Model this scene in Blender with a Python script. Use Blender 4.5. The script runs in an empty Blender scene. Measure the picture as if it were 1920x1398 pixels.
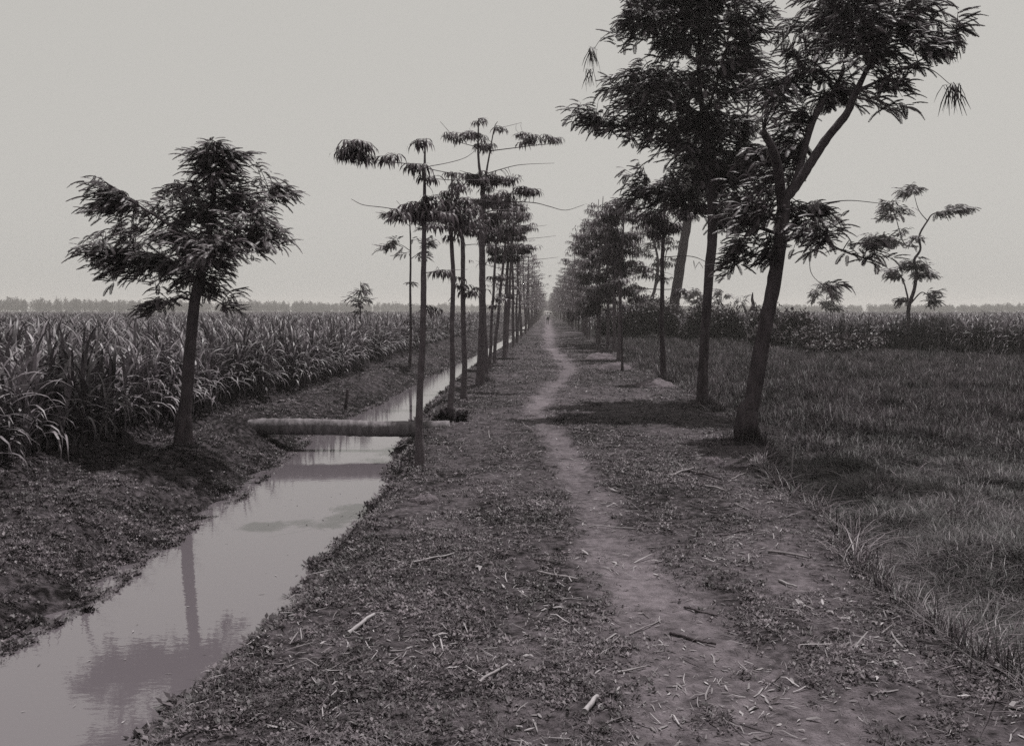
import bpy, math, random
import numpy as np
from mathutils import Vector
rng = np.random.default_rng(7)
random.seed(7)
SC = bpy.context.scene
COL = SC.collection
R = math.radians
# ------------------------------------------------------------------ camera
EYE = 1.8          # metres above the road
F = 1700.0         # focal length in pixels of the 1920 px wide photograph
VX, VY = 1025.0, 582.0   # where the road vanishes
cd = bpy.data.cameras.new("camera"); cam = bpy.data.objects.new("camera", cd); COL.objects.link(cam)
cd.sensor_width = 36.0; cd.lens = 36.0 * F / 1920.0
cd.shift_x = (960 - VX) / 1920.0; cd.shift_y = (VY - 699) / 1920.0
cd.clip_start = 0.05; cd.clip_end = 6000
cam.location = (0, 0, EYE); cam.rotation_euler = (R(90), 0, 0)
SC.camera = cam
# ------------------------------------------------------------------ sky and sun
SUN = Vector((0.17, 0.30, 1.0)).normalized()
elev = math.asin(SUN.z); azim = math.atan2(SUN.x, SUN.y)
w = bpy.data.worlds.new("World"); SC.world = w; w.use_nodes = True
nt = w.node_tree; bg = nt.nodes["Background"]
sky = nt.nodes.new("ShaderNodeTexSky"); sky.sky_type = 'NISHITA'; sky.sun_disc = False
sky.sun_elevation = elev; sky.sun_rotation = azim
sky.air_density = 1.0; sky.dust_density = 4.0
bw = nt.nodes.new("ShaderNodeRGBToBW"); nt.links.new(sky.outputs[0], bw.inputs[0])
mx = nt.nodes.new("ShaderNodeMix"); mx.data_type = 'FLOAT'; mx.inputs[0].default_value = 0.80
nt.links.new(bw.outputs[0], mx.inputs[2]); mx.inputs[3].default_value = 5.8
tint = nt.nodes.new("ShaderNodeMix"); tint.data_type = 'RGBA'; tint.blend_type = 'MULTIPLY'; tint.inputs[0].default_value = 1
nt.links.new(mx.outputs[0], tint.inputs[6]); tint.inputs[7].default_value = (1.0, 0.975, 0.925, 1)
nt.links.new(tint.outputs[2], bg.inputs[0]); bg.inputs[1].default_value = 0.10
sd = bpy.data.lights.new("sun", 'SUN'); sd.energy = 4.8; sd.angle = R(0.8); sd.color = (1, 0.975, 0.95)
so = bpy.data.objects.new("sun", sd); COL.objects.link(so)
so.rotation_euler = SUN.to_track_quat('Z', 'Y').to_euler(); so.location = (20, 20, 60)
vs = SC.view_settings; vs.view_transform = 'Standard'; vs.look = 'None'; vs.exposure = 0.0; vs.gamma = 1.0
SC.cycles.volume_bounces = 1; SC.cycles.max_bounces = 6; SC.cycles.transparent_max_bounces = 8
SC.cycles.use_denoising = False

# ------------------------------------------------------------------ helpers
def P(px, py, Y):
    return np.array([(px - VX) / F * Y, Y, EYE - (py - VY) / F * Y])
def _hash(ix, iy, s):
    n = (ix.astype(np.int64) * 374761393 + iy.astype(np.int64) * 668265263 + s * 1442695041) & 0x7fffffff
    n = (n ^ (n >> 13)) * 1274126177 & 0x7fffffff
    n = (n ^ (n >> 16)) & 0xffff
    return n / 65535.0
def vn(x, y, s=0):
    x = np.asarray(x, float); y = np.asarray(y, float)
    ix = np.floor(x); iy = np.floor(y); fx = x - ix; fy = y - iy
    fx = fx * fx * (3 - 2 * fx); fy = fy * fy * (3 - 2 * fy)
    a = _hash(ix, iy, s); b = _hash(ix + 1, iy, s); c = _hash(ix, iy + 1, s); d = _hash(ix + 1, iy + 1, s)
    return (a + (b - a) * fx) * (1 - fy) + (c + (d - c) * fx) * fy - 0.5
def sstep(a, b, x):
    t = np.clip((x - a) / (b - a), 0, 1); return t * t * (3 - 2 * t)

def props(o, label=None, cat=None, group=None, kind=None):
    if label: o['label'] = label
    if cat: o['category'] = cat
    if group: o['group'] = group
    if kind: o['kind'] = kind
    return o
class MB:
    """collects quads; build() links ONE mesh object"""
    def __init__(s): s.V = []; s.Q = []; s.A = []; s.n = 0
    def add(s, V, Q, a=0.5):
        V = np.asarray(V, float).reshape(-1, 3); Q = np.asarray(Q, np.int64).reshape(-1, 4)
        s.V.append(V); s.Q.append(Q + s.n); s.n += len(V)
        s.A.append(np.full(len(V), a) if np.isscalar(a) else np.asarray(a, float))
        return s
    def mesh(s, name, mat, origin=(0, 0, 0), smooth=False):
        V = np.concatenate(s.V) - np.array(origin); Q = np.concatenate(s.Q); A = np.concatenate(s.A)
        m = bpy.data.meshes.new(name)
        m.vertices.add(len(V)); m.vertices.foreach_set('co', V.ravel().astype(np.float32))
        m.loops.add(len(Q) * 4); m.loops.foreach_set('vertex_index', Q.ravel().astype(np.int32))
        m.polygons.add(len(Q)); m.polygons.foreach_set('loop_start', np.arange(0, len(Q) * 4, 4, dtype=np.int32))
        if smooth: m.polygons.foreach_set('use_smooth', np.ones(len(Q), bool))
        m.update(calc_edges=True); m.validate()
        at = m.attributes.new('tone', 'FLOAT', 'POINT')
        if len(m.vertices) == len(A): at.data.foreach_set('value', A.astype(np.float32))
        m.materials.append(mat)
        return m
    def build(s, name, mat, parent=None, origin=(0, 0, 0), smooth=False):
        o = bpy.data.objects.new(name, s.mesh(name, mat, origin, smooth)); COL.objects.link(o)
        if parent is not None: o.parent = parent
        return o
def thing(name, label, cat, loc, group=None):
    o = bpy.data.objects.new(name, None); COL.objects.link(o); o.location = tuple(float(v) for v in loc)
    o.empty_display_size = 0.3
    return props(o, label, cat, group)
def smooth_line(pts, k=4):
    """Catmull-Rom through rows of (x, y, z, radius)"""
    p = np.asarray(pts, float)
    if len(p) < 3: 
        t = np.linspace(0, 1, k + 1)[:, None]; return p[0] * (1 - t) + p[-1] * t
    q = np.vstack([2 * p[0] - p[1], p, 2 * p[-1] - p[-2]]); out = []
    for i in range(1, len(q) - 2):
        for t in np.linspace(0, 1, k, endpoint=False):
            a, b, c, d = q[i - 1], q[i], q[i + 1], q[i + 2]
            out.append(0.5 * (2 * b + (c - a) * t + (2 * a - 5 * b + 4 * c - d) * t * t + (3 * b - a - 3 * c + d) * t ** 3))
    out.append(p[-1]); out = np.array(out); out[:, 3] = np.maximum(out[:, 3], 0.0008)
    return out
def tube(mb, line, sides=8, rough=0.0, tone=0.5, cap=True):
    L = np.asarray(line, float); n = len(L); p = L[:, :3]; r = L[:, 3]
    T = np.gradient(p, axis=0); T /= np.linalg.norm(T, axis=1)[:, None] + 1e-9
    ref = np.array([0.3, 1, 0.1]) if abs(T[0, 1]) < 0.9 else np.array([1, 0.1, 0.2])
    U = np.cross(T, ref); U /= np.linalg.norm(U, axis=1)[:, None] + 1e-9
    W = np.cross(T, U)
    a = np.linspace(0, 2 * math.pi, sides, endpoint=False)
    rr = r[:, None] * (1 + rough * (rng.random((n, sides)) - 0.5) * 2)
    V = p[:, None, :] + rr[:, :, None] * (U[:, None, :] * np.cos(a)[None, :, None] + W[:, None, :] * np.sin(a)[None, :, None])
    idx = np.arange(n * sides).reshape(n, sides)
    Q = np.stack([idx[:-1], np.roll(idx[:-1], -1, 1), np.roll(idx[1:], -1, 1), idx[1:]], -1).reshape(-1, 4)
    V = V.reshape(-1, 3)
    if cap and sides % 2 == 0:
        ex = []
        for base in (0, (n - 1) * sides):
            for k in range(0, sides // 2 - 1):
                ex.append([base + k, base + k + 1, base + sides - 2 - k, base + sides - 1 - k])
        Q = np.vstack([Q, ex])
    mb.add(V, Q, tone)
def frames(d):
    d = d / (np.linalg.norm(d, axis=1)[:, None] + 1e-9)
    up = np.tile(np.array([0, 0, 1.0]), (len(d), 1)); up[np.abs(d[:, 2]) > 0.98] = (1, 0, 0)
    y = np.cross(up, d); y /= np.linalg.norm(y, axis=1)[:, None] + 1e-9
    z = np.cross(d, y)
    return np.stack([d, y, z], 2)           # columns are the axes
def inst(mb, tpl, pos, Rm, s, tone):
    V, Q = tpl; pos = np.asarray(pos, float); N = len(pos)
    if N == 0: return
    s = np.broadcast_to(np.asarray(s, float), (N,)) if np.ndim(s) < 2 else s
    if s.ndim == 1: W = np.einsum('nij,kj->nki', Rm, V) * s[:, None, None]
    else: W = np.einsum('nij,nkj->nki', Rm, V[None] * s[:, None, :])
    W = W + pos[:, None, :]
    QQ = Q[None] + (np.arange(N) * len(V))[:, None, None]
    mb.add(W.reshape(-1, 3), QQ.reshape(-1, 4), np.repeat(np.broadcast_to(tone, (N,)), len(V)))
def rotz(a):
    c, s = np.cos(a), np.sin(a); o = np.zeros_like(a); l = np.ones_like(a)
    return np.stack([np.stack([c, -s, o], 1), np.stack([s, c, o], 1), np.stack([o, o, l], 1)], 1)
def strip(pts, widths, side):
    """ribbon of quads along pts; side = unit side vector(s)"""
    pts = np.asarray(pts, float); n = len(pts); wd = np.asarray(widths, float)[:, None]
    side = np.broadcast_to(np.asarray(side, float), (n, 3))
    V = np.vstack([pts - side * wd / 2, pts + side * wd / 2])
    Q = [[i, i + 1, n + i + 1, n + i] for i in range(n - 1)]
    return V, np.array(Q)
def merge(parts):
    V = []; Q = []; n = 0
    for v, q in parts: V.append(v); Q.append(np.asarray(q) + n); n += len(v)
    return np.vstack(V), np.vstack(Q)
# ---- leaf templates (unit length along x)
def frond_tpl(n=13, droop=0.55, wid=0.17, lw=0.10, rise=0.25, seed=0):
    r = np.random.default_rng(seed); parts = []
    s = np.linspace(0, 1, 5)
    def rach(t): return np.array([t * (1 - 0.18 * t * droop), 0.0, rise * t - droop * t * t])
    parts.append(strip([rach(t) for t in s], [0.022, .02, .018, .014, .008], [0, 1, 0]))
    for i in range(n):
        t = 0.12 + 0.88 * (i + 0.5) / n; c = rach(t); d = rach(min(t + .05, 1.05)) - rach(t - .05); d /= np.linalg.norm(d)
        L = wid * (math.sin(math.pi * (0.12 + 0.80 * t)) ** 0.6) * r.uniform(.85, 1.1)
        for sg in (-1, 1):
            dn = -0.35 - 0.25 * r.random()
            v = d * 0.45 + np.array([0, sg * 0.85, dn]); v /= np.linalg.norm(v)
            a = c; b = c + v * L * .5; e = c + v * L
            sd = d - v * np.dot(d, v); sd /= np.linalg.norm(sd)
            V = np.array([a, b - sd * lw * .5, e, b + sd * lw * .5])
            parts.append((V, np.array([[0, 1, 2, 3]])))
    return merge(parts)
FR = [frond_tpl(14, d, .18, .07, r0, i) for i, (d, r0) in enumerate([(.4, .2), (.55, .28), (.75, .32), (.3, .12)])]
FRC = [frond_tpl(7, d, .24, .13, r0, i + 9) for i, (d, r0) in enumerate([(.45, .22), (.8, .28)])]
def palm_tpl(n=6, seed=0, segs=2):
    r = np.random.default_rng(seed); parts = []
    for i in range(n):
        a = 2 * math.pi * (i + r.uniform(-.25, .25)) / n; L = r.uniform(.8, 1.1)
        h = np.array([math.cos(a), math.sin(a), 0]); sd = np.array([-h[1], h[0], 0])
        f_ = r.uniform(.7, 1.25); pts = [h * .02, h * .42 * L + np.array([0, 0, -.05]), h * .72 * L + np.array([0, 0, -.34 * f_]), h * .86 * L + np.array([0, 0, -.80 * f_])]
        if segs == 1: pts = [pts[0], pts[1] * .6 + pts[2] * .4, pts[3]]; wd = [.05, .21, .02]
        else: wd = [.04, .15, .17, .02]
        parts.append(strip(pts, wd, sd))
    return merge(parts)
PL = [palm_tpl(6, i) for i in range(3)]; PLC = [palm_tpl(5, i + 5, 1) for i in range(2)]
def leafquad():
    return np.array([[0, 0, 0], [.5, -.28, .06], [1, 0, -.05], [.5, .28, .06]], float), np.array([[0, 1, 2, 3]])
def tuft_tpl(nb, segs, spread, lean, w0, seed):
    r = np.random.default_rng(seed); parts = []
    for i in range(nb):
        a = r.uniform(0, 2 * math.pi); L = r.uniform(.55, 1.05); ln = lean * r.uniform(.3, 1.3)
        h = np.array([math.cos(a), math.sin(a), 0]); sd = np.array([-h[1], h[0], 0])
        o = np.array([r.uniform(-1, 1), r.uniform(-1, 1), 0]) * spread
        t = np.linspace(0, 1, segs + 1)
        pts = [o + h * ln * L * tt ** 1.6 + np.array([0, 0, L * (tt - .35 * min(ln, 1.4) * tt ** 2.4)]) for tt in t]
        parts.append(strip(pts, [w0 * (1 - tt) ** .6 + .004 for tt in t], sd))
    return merge(parts)
# ------------------------------------------------------------------ materials (toned monochrome place: every colour is a purplish grey)
def tn(v, warm=0.0): return (v, v * min(.97, .755 + .6 * v + warm), v * min(.98, .865 + .5 * v + warm), 1)
def material(name, dark, light, rough=0.7, scale=8.0, detail=6, bump=0.0, bscale=None, spec=0.3, stretch=None, trans=0.0):
    m = bpy.data.materials.new(name); m.use_nodes = True; t = m.node_tree; N = t.nodes; L = t.links
    b = N["Principled BSDF"]; b.inputs['Roughness'].default_value = rough; b.inputs['Specular IOR Level'].default_value = spec
    co = N.new("ShaderNodeNewGeometry"); vec = co.outputs['Position']
    if stretch:
        mp = N.new("ShaderNodeMapping"); mp.inputs['Scale'].default_value = stretch; L.new(vec, mp.inputs[0]); vec = mp.outputs[0]
    nz = N.new("ShaderNodeTexNoise"); nz.inputs['Scale'].default_value = scale; nz.inputs['Detail'].default_value = detail; L.new(vec, nz.inputs['Vector'])
    at = N.new("ShaderNodeAttribute"); at.attribute_name = 'tone'
    ad = N.new("ShaderNodeMath"); ad.operation = 'MULTIPLY_ADD'; L.new(nz.outputs[0], ad.inputs[0]); ad.inputs[1].default_value = 0.9
    sb = N.new("ShaderNodeMath"); sb.operation = 'SUBTRACT'; L.new(at.outputs['Fac'], sb.inputs[0]); sb.inputs[1].default_value = 0.45
    L.new(sb.outputs[0], ad.inputs[2])
    rp = N.new("ShaderNodeValToRGB"); rp.color_ramp.elements[0].color = tn(dark); rp.color_ramp.elements[1].color = tn(light)
    rp.color_ramp.elements[0].position = 0.12; rp.color_ramp.elements[1].position = 0.92
    L.new(ad.outputs[0], rp.inputs[0]); L.new(rp.outputs[0], b.inputs['Base Color'])
    if bump:
        n2 = N.new("ShaderNodeTexNoise"); n2.inputs['Scale'].default_value = bscale or scale * 3; n2.inputs['Detail'].default_value = 8; L.new(vec, n2.inputs['Vector'])
        bp = N.new("ShaderNodeBump"); bp.inputs['Strength'].default_value = bump; bp.inputs['Distance'].default_value = 0.035
        L.new(n2.outputs[0], bp.inputs['Height']); L.new(bp.outputs[0], b.inputs['Normal'])
    if trans:
        tr = N.new("ShaderNodeBsdfTranslucent"); L.new(rp.outputs[0], tr.inputs[0])
        ms = N.new("ShaderNodeMixShader"); ms.inputs[0].default_value = trans
        L.new(b.outputs[0], ms.inputs[1]); L.new(tr.outputs[0], ms.inputs[2]); L.new(ms.outputs[0], N["Material Output"].inputs[0])
    return m
M = {}
M['ground'] = material('earth with trodden litter', .006, .19, .9, 18, 14, 1.0, 70, .1)
M['path'] = material('trodden pale earth', .045, .15, .9, 9, 10, .5, 60, .15)
M['feather'] = material('feathery leaf', .018, .11, .5, 3, 3, spec=.35, trans=.12)
M['kapok'] = material('kapok leaf', .028, .125, .5, 3, 3, spec=.35, trans=.28)
M['shrub'] = material('shrub leaf', .016, .075, .55, 1.5, 4, trans=.1)
M['pod'] = material('seed pod', .02, .05, .6)
M['bark_dark'] = material('rough dark bark', .010, .12, .85, 5, 10, 1.0, 14, .2, (3, 3, .9))
M['bark'] = material('smooth grey bark', .035, .17, .8, 4, 9, .6, 20, .25, (3, 3, 2.2))
M['log'] = material('weathered log bark', .008, .27, .9, 5, 12, 1.0, 8, .1, (2.8, 1.0, 1.0))
M['cane'] = material('cane leaf', .005, .22, .5, 5, 3, spec=.4, trans=.10)
M['rice'] = material('field grass blade', .007, .16, .5, .8, 4, spec=.35, trans=.12)
M['grass'] = material('verge grass blade', .015, .17, .55, 1.5, 4, spec=.3, trans=.12)
M['litter'] = material('dry litter', .04, .30, .75, 10, 4, spec=.3)
M['stick'] = material('dry stick', .08, .30, .75, 14, 5, .3, spec=.3)
M['wood_far'] = material('far foliage', .02, .045, .8, .05, 2)
M['skin'] = material('brown skin', .035, .06, .6)
M['cloth_pale'] = material('pale cloth', .6, .8, .8)
M['cloth_dark'] = material('dark cloth', .015, .03, .8)
# muddy water
m = bpy.data.materials.new('muddy ditch water'); m.use_nodes = True; t = m.node_tree
b = t.nodes["Principled BSDF"]; b.inputs['Base Color'].default_value = tn(.100, .06); b.inputs['Roughness'].default_value = .02; b.inputs['IOR'].default_value = 1.85
g = t.nodes.new("ShaderNodeNewGeometry"); mp = t.nodes.new("ShaderNodeMapping"); mp.inputs['Scale'].default_value = (2.2, 5, 1); t.links.new(g.outputs['Position'], mp.inputs[0])
nz = t.nodes.new("ShaderNodeTexNoise"); nz.inputs['Scale'].default_value = 3.0; nz.inputs['Detail'].default_value = 3; t.links.new(mp.outputs[0], nz.inputs['Vector'])
bp = t.nodes.new("ShaderNodeBump"); bp.inputs['Strength'].default_value = .022; bp.inputs['Distance'].default_value = .03
t.links.new(nz.outputs[0], bp.inputs['Height']); t.links.new(bp.outputs[0], b.inputs['Normal']); M['water'] = m

# ------------------------------------------------------------------ terrain
ZW = -0.35
_wl = np.array([(-20, -3.3), (4, -3.3), (5.8, -3.34), (6.6, -3.26), (8.7, -3.42), (11.5, -3.55), (15.7, -3.98), (18.9, -3.84), (26.5, -3.8), (44, -3.45), (76, -3.1), (200, -2.75), (420, -2.6)])
_wr = np.array([(-20, -2.0), (4.9, -2.03), (5.6, -1.97), (6.8, -1.90), (8.7, -1.93), (10.8, -1.96), (12.7, -2.24), (15.7, -2.44), (20.5, -2.7), (31, -2.8), (37, -2.75), (50, -2.4), (159, -2.25), (420, -2.2)])
_xr = np.array([(-20, 2.3), (5.6, 2.3), (6, 2.25), (7.6, 2.3), (9.6, 2.4), (12.3, 2.8), (17.7, 3.2), (23, 3.15), (28, 2.7), (40, 3.0), (420, 3.1)])
_pa = np.array([(-20, .6, .55), (3.2, 1.1, .62), (4.04, .98, .54), (4.6, .86, .44), (5.4, .70, .30), (6.4, .58, .22), (7.7, .47, .20), (9.6, .38, .20), (12.3, .20, .20), (16.3, -.26, .21), (20.7, .12, .22), (28.3, .78, .27), (45, .13, .36), (80, .25, .45), (420, .3, .5)])
def wl(y): return np.interp(y, _wl[:, 0], _wl[:, 1]) + .10 * vn(y / .7, y * 0 + 3, 5) + .05 * vn(y / .17, y * 0, 6)
def wr(y): return np.interp(y, _wr[:, 0], _wr[:, 1]) + .12 * vn(y / .6, y * 0 + 9, 7) + .06 * vn(y / .15, y * 0, 8)
def xr(y): return np.interp(y, _xr[:, 0], _xr[:, 1]) + .34 * vn(y / 1.1, y * 0 + 4, 9) + .14 * vn(y / .3, y * 0, 10) + .08 * vn(y / .1, y * 0, 13)
def pathm(x, y):
    c = np.interp(y, _pa[:, 0], _pa[:, 1]); wd = np.interp(y, _pa[:, 0], _pa[:, 2])
    d = np.abs(x - c) / wd + .9 * vn(x / .25, y / .45, 11) + .4 * vn(x / .07, y / .11, 12)
    return 1 - sstep(.35, 1.7, d)
def gz(x, y):
    x = np.asarray(x, float); y = np.asarray(y, float)
    a, b, c = wl(y), wr(y), xr(y)
    rough = .05 * vn(x / .55, y / .6, 1) + .032 * vn(x / .19, y / .2, 2) + .026 * vn(x / .075, y / .08, 3)
    far = np.exp(-np.maximum(y, 0) / 300.)
    # road surface
    z = 0.02 * vn(x / 1.5, y / 2.5, 4) + rough * .45
    p = pathm(x, y); z = z * (1 - .6 * p) - .022 * p
    # right bank of the ditch
    tb = sstep(0, .52, x - b); zr = ZW - .02 + .37 * tb + rough * 1.1 * np.exp(-((x - b - .3) / .3) ** 2)
    z = np.where(x < b + .52, zr + (z) * tb, z)
    # bed
    z = np.where(x < b, ZW - .02 - .9 * np.minimum(b - x, .6), z)
    # left bank
    u = a - x
    tl = sstep(-.05, 1.15, u)
    zl = ZW - .02 + .40 * tl + (rough * 1.7 + .05 * np.abs(vn(x / .16, y / .13, 31)) + .035 * np.abs(vn(x / .06, y / .055, 32)) - .02) * sstep(0, .2, u)
    zl = zl - .13 * np.exp(-((u - 1.75) / .32) ** 2) + .10 * np.exp(-((u - 2.35) / .22) ** 2) + .0 * far
    z = np.where(u > 0, zl, np.where(x < (a + b) / 2, np.minimum(z, ZW - .02 - .9 * np.minimum(-u, .6)), z))
    zl2 = .15 * np.exp(-((x + 4.75) / .38) ** 2 - ((y - 14.0) / .42) ** 2); z = z + zl2
    # right side: step down to the low field
    tr = sstep(0, .26, x - c)
    z = np.where(x > c, z - .33 * tr + rough * .9 * tr, z)
    # low dike behind the rice field
    q = dike(x, y); z = z + .22 * np.exp(-((q - 1.2) / 1.2) ** 2) * (x > 5)
    return z
D0 = np.array([6.7, 64.7]); D1 = np.array([19.0, 38.0]); _dd = (D1 - D0) / np.linalg.norm(D1 - D0); _dn = np.array([-_dd[1], _dd[0]])
def dike(x, y):  # signed distance beyond the far edge of the field
    return (x - D0[0]) * _dn[0] + (y - D0[1]) * _dn[1]
if float(dike(np.array(40.), np.array(200.))) < 0: _dn = -_dn
def axis(fine0, fine1, step, lo, hi, ratio):
    mid = list(np.arange(fine0, fine1 + 1e-6, step)); l = [fine0]; s = step
    while l[-1] > lo: s *= ratio; l.append(l[-1] - s)
    h = [mid[-1]]; s = step
    while h[-1] < hi: s *= ratio; h.append(h[-1] + s)
    return np.array(l[:0:-1] + mid + h[1:])
xs = axis(-7.2, 3.8, .032, -1400, 1400, 1.09)
ys = [2.6]; 
while ys[-1] < 1400: ys.append(ys[-1] * (1.0058 if ys[-1] < 70 else 1.03))
ys = np.array(list(np.arange(-14, 2.6, .45)) + ys)
GX, GY = np.meshgrid(xs, ys); GZ = gz(GX, GY)
V = np.stack([GX, GY, GZ], -1).reshape(-1, 3); nx, ny = len(xs), len(ys)
idx = np.arange(nx * ny).reshape(ny, nx)
Q = np.stack([idx[:-1, :-1], idx[:-1, 1:], idx[1:, 1:], idx[1:, :-1]], -1).reshape(-1, 4)
pm = pathm(GX, GY)
pm = pm * ((GX < xr(GY)) & (GX > wr(GY) + .5))
bare = sstep(-.1, .35, vn(GX / .9, GY / 1.6, 21) + .5 * vn(GX / .3, GY / .4, 22))
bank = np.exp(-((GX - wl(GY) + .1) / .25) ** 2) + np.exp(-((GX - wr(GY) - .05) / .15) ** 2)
onroad = sstep(.0, .4, xr(GY) - GX) * sstep(.2, .8, GX - wr(GY))
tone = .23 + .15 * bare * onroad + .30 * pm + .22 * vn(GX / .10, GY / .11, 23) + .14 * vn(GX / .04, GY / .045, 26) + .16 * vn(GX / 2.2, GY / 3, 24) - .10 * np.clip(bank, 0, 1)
tone = tone - .26 * sstep(-.02, .15, GX - xr(GY)) + .16 * np.exp(-((GX - xr(GY) + .4) / .35) ** 2) * (GY < 12)
fm = (pm.reshape(-1)[Q].mean(1) > .5)
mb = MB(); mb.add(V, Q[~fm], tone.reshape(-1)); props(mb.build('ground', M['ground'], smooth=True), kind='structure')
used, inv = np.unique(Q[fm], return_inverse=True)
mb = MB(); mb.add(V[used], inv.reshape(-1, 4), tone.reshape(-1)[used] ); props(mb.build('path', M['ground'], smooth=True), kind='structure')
yy = np.concatenate([np.arange(-14, 60, .5), np.arange(60, 400, 4)])
a = np.interp(yy, _wl[:, 0], _wl[:, 1]) - .35; b2 = np.interp(yy, _wr[:, 0], _wr[:, 1]) + .3
n = len(yy); V = np.vstack([np.stack([a, yy, yy * 0 + ZW], 1), np.stack([b2, yy, yy * 0 + ZW], 1)])
Q = np.array([[i, n + i, n + i + 1, i + 1] for i in range(n - 1)])
mb = MB(); mb.add(V, Q); props(mb.build('water', M['water']), kind='structure')
def gz1(x, y): return float(gz(np.array([x]), np.array([y]))[0])

# ------------------------------------------------------------------ traced trees: skeleton and leaf clumps at the tree's own distance
def traced_tree(name, label, Y, limbs, clumps, leaf, bark, size, dens, base, group=None, pods=(), depth=1.0, seed=0, twig=.006, coarse=False, spread=1.0):
    r = np.random.default_rng(seed)
    bx = (base[0] - VX) / F * Y; bz = gz1(bx, Y)
    T = thing(name, label, 'tree', (bx, Y, bz), group); org = (bx, Y, bz)
    sk = []; tb = MB(); BR = {}; own = []
    for i, limb in enumerate(limbs):
        pts = []
        dY = 0.0
        for j, q in enumerate(limb):
            px, py, rp = q[:3]; dy = q[3] if len(q) > 3 else 0.0
            p = P(px, py, Y + dy); pts.append([p[0], p[1], p[2], rp / F * Y])
        pts = np.array(pts)
        if i == 0:
            pts = np.vstack([[pts[0, 0] - .02, pts[0, 1], min(bz, pts[0, 2]) - .15, pts[0, 3] * 1.75], pts[0] * [1, 1, 1, 1.38], pts[0] * [1, 1, 1, 1.08] + [0, 0, .22 + pts[0, 3], 0], pts[1:]])
            pts[1, 2] = max(pts[1, 2], bz + .04); pts[2, 2] = pts[1, 2] + .22 + pts[0, 3] * .5
        ln = smooth_line(pts, 6); 
        wob = np.stack([vn(ln[:, 2] * 1.3 + i, ln[:, 2] * 0 + i, seed), vn(ln[:, 2] * 1.3 + i, ln[:, 2] * 0 + i + 5, seed + 1)], 1)
        ln[:, :2] += wob * .04 * min(1, Y / 15)
        big = limb[0][2] / F * Y > .028
        ln[:, 3] *= .80 if i == 0 else (.85 if limb[0][2] > 8 else .62)
        if i == 0: tube(tb, ln, 14, .09)
        else: BR[i] = MB(); tube(BR[i], ln, 8 if big else 6, .08)
        sk.append((ln, big))
    allp = np.vstack([s[0] if k else s[0][len(s[0]) // 3:] for k, s in enumerate(sk)])
    own = np.concatenate([np.full(len(s[0]) - (0 if k else len(s[0]) // 3), k) for k, s in enumerate(sk)])
    allr = allp[:, 3]; allp = allp[:, :3]
    ctr = allp.mean(0)
    lf = MB(); pos = []; dirs = []; sizes = []
    k = F / Y
    for c in clumps:
        cx, cy, rx, ry = c[:4]; ry = ry * spread; rx = rx * (1 + (spread - 1) * .35); mul = c[4] if len(c) > 4 else 1.0; dyc = c[5] if len(c) > 5 else None
        cc = P(cx, cy, Y)
        d2 = ((allp[:, [0, 2]] - cc[[0, 2]]) ** 2).sum(1); ay = allp[np.argmin(d2), 1]
        if dyc is None: dyc = (ay - Y) + r.normal() * .15 * rx / k
        n = max(2, int(round(rx * ry * math.pi / (size * k) ** 2 * dens * mul * (2.1 if leaf == 'feather' else .75))))
        for _ in range(n):
            v = r.normal(size=3); v /= np.linalg.norm(v); v *= r.random() ** .45
            p = cc + np.array([v[0] * rx / k, v[1] * max(rx, ry) * depth * .8 / k + dyc, v[2] * ry / k])
            dd = ((allp - p) ** 2).sum(1) + r.random(len(allp)) * .05; j = int(np.argmin(dd)); q = allp[j]
            if twig:
                mid = (p + q) / 2 + np.array([0, 0, .06 * np.linalg.norm(p - q)]) + r.normal(size=3) * .03
                w0 = min(allr[j] * .6, twig * 1.6)
                tube(BR.get(int(own[j]), tb), smooth_line([[*q, w0], [*mid, twig], [*p, twig * .5]], 3), 4, 0, .4, False)
            out = (p - q) * .9 + (p - ctr) * .25; out[2] *= .5; no = np.linalg.norm(out) + 1e-6
            if leaf == 'feather':
                m_ = r.integers(6, 10); hd = math.atan2(out[1], out[0]) + r.normal() * .35; ln_ = p - q; ll = np.linalg.norm(ln_) + 1e-6; back = min(.8, size * 1.1 / ll)
                for h in range(m_):
                    f_ = h / (m_ - 1); az = hd + (1 if h % 2 else -1) * r.uniform(.45, 1.5) * (1.15 - f_)
                    dv = np.array([math.cos(az), math.sin(az), r.uniform(-.45, .55)])
                    pos.append(p - ln_ * back * (1 - f_) + r.normal(size=3) * size * .06); dirs.append(dv); sizes.append(size * r.uniform(.6, 1.1))
            else:
                m_ = r.integers(3, 6)
                for h in range(m_):
                    az = r.uniform(0, 6.28); pos.append(p + np.array([math.cos(az), math.sin(az), r.uniform(-.3, .4)]) * size * .6)
                    dirs.append(np.array([math.cos(az), math.sin(az), r.uniform(-.25, .25)])); sizes.append(size * r.uniform(.7, 1.2))
    pos = np.array(pos); dirs = np.array(dirs); sizes = np.array(sizes); Rm = frames(dirs)
    tps = (FRC if coarse else FR) if leaf == 'feather' else (PLC if coarse else PL)
    ch = r.integers(0, len(tps), len(pos)); tones = r.uniform(.25, .75, len(pos))
    for i, tp in enumerate(tps):
        s = ch == i; inst(lf, tp, pos[s], Rm[s], sizes[s], tones[s])
    tb.build('trunk', M[bark], T, org, True)
    for i in BR: BR[i].build('branch', M[bark], T, org, True)
    lf.build('crown', M['feather' if leaf == 'feather' else 'kapok'], T, org)
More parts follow.
